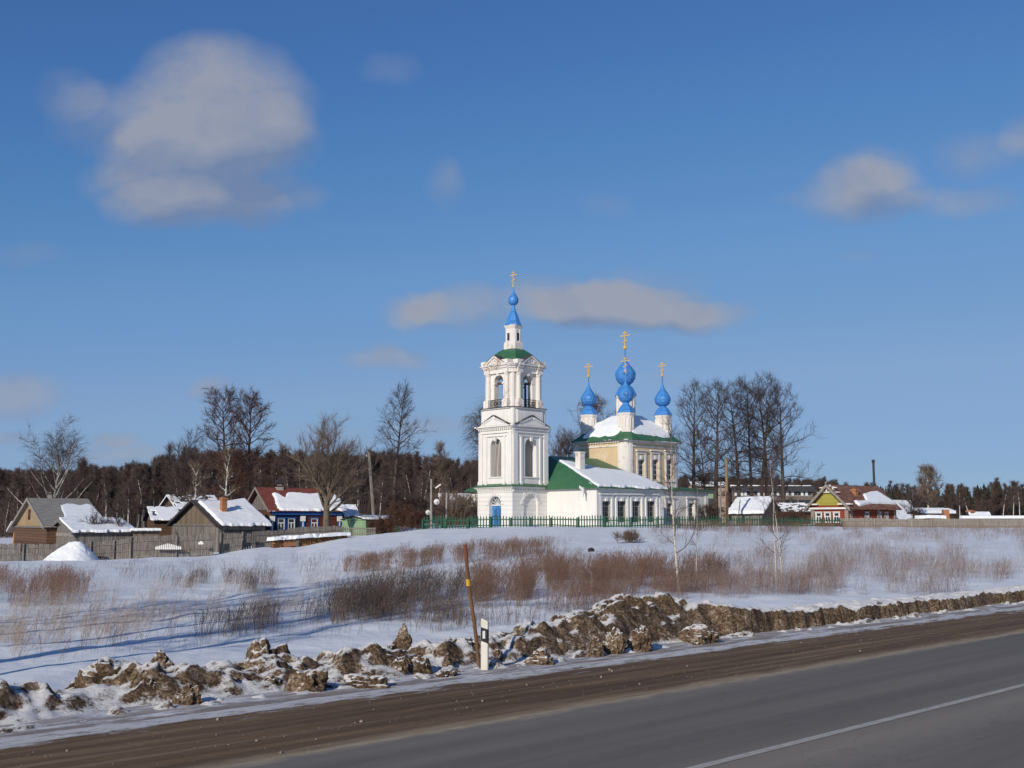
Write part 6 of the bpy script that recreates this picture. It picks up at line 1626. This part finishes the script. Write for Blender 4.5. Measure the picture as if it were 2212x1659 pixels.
stalks('pale_grass', 'sparse pale straw grass over the left field', [[(-40, 1420), (-40, 1300), (300, 1270), (760, 1245), (1000, 1225), (1010, 1275), (700, 1320), (420, 1345), (200, 1400)]], 4600, .25, .6, M['stalk_pale'], 8, 3, .0034, clump=.47, lean=(.2, 0))
stalks('dead_stalks', 'single dark weeds scattered on the snow close to the bank', [[(-40, 1440), (-40, 1340), (400, 1330), (700, 1360), (1010, 1350), (1000, 1370), (600, 1400), (300, 1420)]], 300, .2, .5, M['stalk_dark'], 9, 4, .0046, clump=.53, csc=.05)
stalks('pale_grass', 'hazy pale pinkish stalks covering the right field', [[(1540, 1300), (1500, 1230), (1560, 1180), (2260, 1150), (2260, 1215), (2100, 1285), (1800, 1290)]], 6400, .25, .75, M['stalk_pink'], 10, 4, .0038, clump=.54, csc=.018)
stalks('pale_grass', 'straw coloured tufts among the pinkish stalks of the right field', [[(1540, 1290), (1560, 1175), (2260, 1146), (2260, 1230), (2000, 1285)]], 2200, .25, .7, M['stalk_pale'], 11, 3, .0034, clump=.52, csc=.03)
stalks('dead_stalks', 'thin brown stalks in front of the bank around the young birches', [[(1420, 1290), (1480, 1262), (1760, 1262), (1900, 1284), (1700, 1294)]], 1600, .3, .8, M['stalk_pink'], 12, 4, .0042, clump=.42)
stalks('dry_grass', 'brown dry grass growing along the right half of the green fence', [[(1400, 1150), (1440, 1142), (1830, 1141.2), (1830, 1148), (1600, 1152)]], 1900, .35, .8, M['stalk_red'], 13, 4, .0046, clump=.30)
stalks('dry_grass', 'faint dry grass in front of the board fence', [[(1820, 1152), (1820, 1142.5), (2260, 1142.5), (2260, 1152)]], 1400, .3, .6, M['stalk_pink'], 14, 3, .0042, clump=.40)
stalks('dry_grass', 'brown tufts on the far snow between the young birches and the fence', [[(1340, 1178), (1500, 1150), (1900, 1152), (2260, 1152), (2260, 1166), (1700, 1178)]], 1800, .25, .6, M['stalk_pink'], 15, 4, .0042, clump=.50, csc=.02)
stalks('dead_stalks', 'few short stalks on the smooth snow below the fence', [[(1060, 1180), (1090, 1170), (1110, 1172), (1100, 1182)]], 26, .3, .6, M['stalk_dark'], 16, 3, .0046)
stalks('dead_stalks', 'thin stalks on the snow right behind the marker post', [[(880, 1372), (900, 1345), (1180, 1330), (1300, 1310), (1250, 1338), (1050, 1362)]], 420, .2, .5, M['stalk_dark'], 17, 4, .0042, clump=.46, csc=.05)
# ================================================================ SKY, SUN, CAMERA
PHI, EL = R(28), R(25)                                             # the sun stands behind the camera's left shoulder
sd = Vector((-math.sin(PHI) * math.cos(EL), -math.cos(PHI) * math.cos(EL), math.sin(EL)))
sun = bpy.data.lights.new('sun', 'SUN'); sun.energy = 3.8; sun.angle = R(.53); sun.color = (1, .91, .77)
so = bpy.data.objects.new('sun', sun); COL.objects.link(so); so.rotation_euler = sd.to_track_quat('Z', 'Y').to_euler()
w = bpy.data.worlds.new('World'); SC.world = w; w.use_nodes = True
nt = w.node_tree; bg = nt.nodes['Background']
sky = nt.nodes.new('ShaderNodeTexSky'); sky.sky_type = 'NISHITA'; sky.sun_disc = False
sky.sun_elevation = EL; sky.sun_rotation = math.atan2(sd.x, sd.y)
sky.altitude = 0; sky.air_density = 1.0; sky.dust_density = 0; sky.ozone_density = 10
ST = .10
bg.inputs['Strength'].default_value = ST
tc = nt.nodes.new('ShaderNodeTexCoord'); sp = nt.nodes.new('ShaderNodeSeparateXYZ'); nt.links.new(tc.outputs['Generated'], sp.inputs[0])
yy = mth(nt, 'MAXIMUM', sp.outputs['Y'], .02)
cx = mth(nt, 'DIVIDE', sp.outputs['X'], yy); cz = mth(nt, 'DIVIDE', sp.outputs['Z'], yy)
cv_ = nt.nodes.new('ShaderNodeCombineXYZ'); nt.links.new(cx, cv_.inputs[0]); nt.links.new(cz, cv_.inputs[1])
CLOUDS = [  # u, v, rx, ry, weight: where the clouds stand
    (470, 235, 230, 165, 1.25), (400, 330, 190, 120, 1.0), (560, 300, 150, 110, .9), (430, 440, 215, 72, 1.35), (620, 410, 115, 38, .55), (235, 245, 150, 85, .50), (150, 200, 90, 60, 0.28), (270, 380, 100, 70, .35),
    (1860, 415, 160, 75, 0.90), (1905, 370, 85, 60, 0.50), (2070, 440, 150, 42, 0.53), (2120, 340, 130, 60, 0.38), (2215, 310, 70, 60, 0.56), (1690, 420, 40, 20, 0.19),
    (1330, 655, 240, 62, 1.23), (1200, 650, 130, 70, 0.75), (1500, 678, 150, 40, 0.81), (1000, 668, 130, 56, 0.78), (895, 668, 75, 52, 0.78), (1400, 600, 150, 40, 0.28),
    (830, 780, 105, 36, 0.78), (960, 385, 50, 60, 0.43), (835, 140, 80, 45, 0.28), (1310, 440, 90, 30, 0.20), (30, 850, 130, 62, 0.69), (258, 942, 62, 24, 0.62), (20, 945, 80, 20, 0.50), (460, 832, 60, 26, 0.53), (270, 985, 130, 42, 0.56), (920, 930, 110, 32, 0.47), (700, 945, 130, 40, 0.31), (1860, 555, 50, 22, 0.18), (1440, 820, 70, 20, 0.25), (60, 540, 110, 30, 0.22)]
tot = None
wn = noise(nt, cv_.outputs[0], 11, 9, .64)
wsc = nt.nodes.new('ShaderNodeVectorMath'); wsc.operation = 'SCALE'; wsc.inputs['Scale'].default_value = .044
nc = nt.nodes.new('ShaderNodeTexNoise'); nc.inputs['Scale'].default_value = 11; nc.inputs['Detail'].default_value = 7; nc.inputs['Roughness'].default_value = .5; nt.links.new(cv_.outputs[0], nc.inputs['Vector'])
sb = nt.nodes.new('ShaderNodeVectorMath'); sb.operation = 'SUBTRACT'; sb.inputs[1].default_value = (.5, .5, .5); nt.links.new(nc.outputs['Color'], sb.inputs[0]); nt.links.new(sb.outputs[0], wsc.inputs[0])
wv = nt.nodes.new('ShaderNodeVectorMath'); wv.operation = 'ADD'; nt.links.new(cv_.outputs[0], wv.inputs[0]); nt.links.new(wsc.outputs[0], wv.inputs[1])
def clouds(vec):
    tot = None
    for u, v, rx, ry, wt in CLOUDS:
        a, b = ray(u, v); a1, _ = ray(u + rx, v); _, b1 = ray(u, v - ry)
        s = nt.nodes.new('ShaderNodeVectorMath'); s.operation = 'SUBTRACT'; s.inputs[1].default_value = (a, b, 0); nt.links.new(vec, s.inputs[0])
        m = nt.nodes.new('ShaderNodeVectorMath'); m.operation = 'MULTIPLY'; m.inputs[1].default_value = (1 / (a1 - a), 1 / (b1 - b), 0); nt.links.new(s.outputs[0], m.inputs[0])
        d = nt.nodes.new('ShaderNodeVectorMath'); d.operation = 'DOT_PRODUCT'; nt.links.new(m.outputs[0], d.inputs[0]); nt.links.new(m.outputs[0], d.inputs[1])
        f = mth(nt, 'MULTIPLY', mth(nt, 'SUBTRACT', 1.0, d.outputs['Value'], True), wt)
        tot = f if tot is None else mth(nt, 'ADD', tot, f)
    return tot
dens = clouds(wv.outputs[0])
dens = mth(nt, 'MULTIPLY', dens, mth(nt, 'ADD', .12, mth(nt, 'MULTIPLY', wn, 1.75)))
al = ramp(nt, [(.02, 0), (.3, .22), (.7, .60), (1.0, .84)]); nt.links.new(dens, al.inputs[0])
# a cloud is brighter where it is thin towards the sun (upper left), greyer in its thick shaded middle and base
sh = nt.nodes.new('ShaderNodeVectorMath'); sh.operation = 'ADD'; sh.inputs[1].default_value = (-.012, .030, 0); nt.links.new(wv.outputs[0], sh.inputs[0])
d2 = clouds(sh.outputs[0])
lit = mth(nt, 'ADD', .50, mth(nt, 'MULTIPLY', mth(nt, 'SUBTRACT', clouds(wv.outputs[0]), d2), .8), True)
lit = mth(nt, 'ADD', lit, mth(nt, 'MULTIPLY', mth(nt, 'SUBTRACT', noise(nt, wv.outputs[0], 15, 7), .5), 1.7), True)
k = 1 / ST
col = mixc(nt, lit, (.175 * k, .235 * k, .38 * k), (.345 * k, .36 * k, .42 * k))
# the camera's colour response to the clear sky
s1 = nt.nodes.new('ShaderNodeVectorMath'); s1.operation = 'SCALE'; s1.inputs['Scale'].default_value = ST; nt.links.new(sky.outputs[0], s1.inputs[0])
cu = nt.nodes.new('ShaderNodeRGBCurve')
for c, pts in zip(cu.mapping.curves, ([(0, 0), (.054, .060), (.072, .088), (.10, .138), (.18, .225), (.40, .275), (1, .45)], [(0, 0), (.156, .170), (.20, .225), (.28, .300), (.45, .375), (.65, .41), (1, .56)], [(0, 0), (.40, .430), (.49, .49), (.64, .575), (.82, .60), (1, .66)])):
    while len(c.points) < len(pts): c.points.new(.5, .5)
    for p_, q_ in zip(c.points, pts): p_.location = q_
    for p_ in c.points: p_.handle_type = 'VECTOR'
cu.mapping.update(); nt.links.new(s1.outputs[0], cu.inputs['Color'])
s2 = nt.nodes.new('ShaderNodeVectorMath'); s2.operation = 'SCALE'; s2.inputs['Scale'].default_value = 1 / ST; nt.links.new(cu.outputs[0], s2.inputs[0])
mx = mixc(nt, al.outputs[0], s2.outputs[0], col)
nt.links.new(mx, bg.inputs['Color'])
cam = bpy.data.cameras.new('camera'); co = bpy.data.objects.new('camera', cam); COL.objects.link(co)
cam.sensor_width = 36; cam.lens = 36 * F / 2212; cam.clip_start = .1; cam.clip_end = 8000
co.location = (0, 0, ZC); co.rotation_euler = (math.pi / 2 + TH, 0, 0)
SC.camera = co
SC.view_settings.view_transform = 'Standard'; SC.view_settings.look = 'None'; SC.view_settings.exposure = 0; SC.view_settings.gamma = 1
SC.cycles.max_bounces = 6; SC.cycles.diffuse_bounces = 3; SC.cycles.glossy_bounces = 2; SC.cycles.transparent_max_bounces = 4
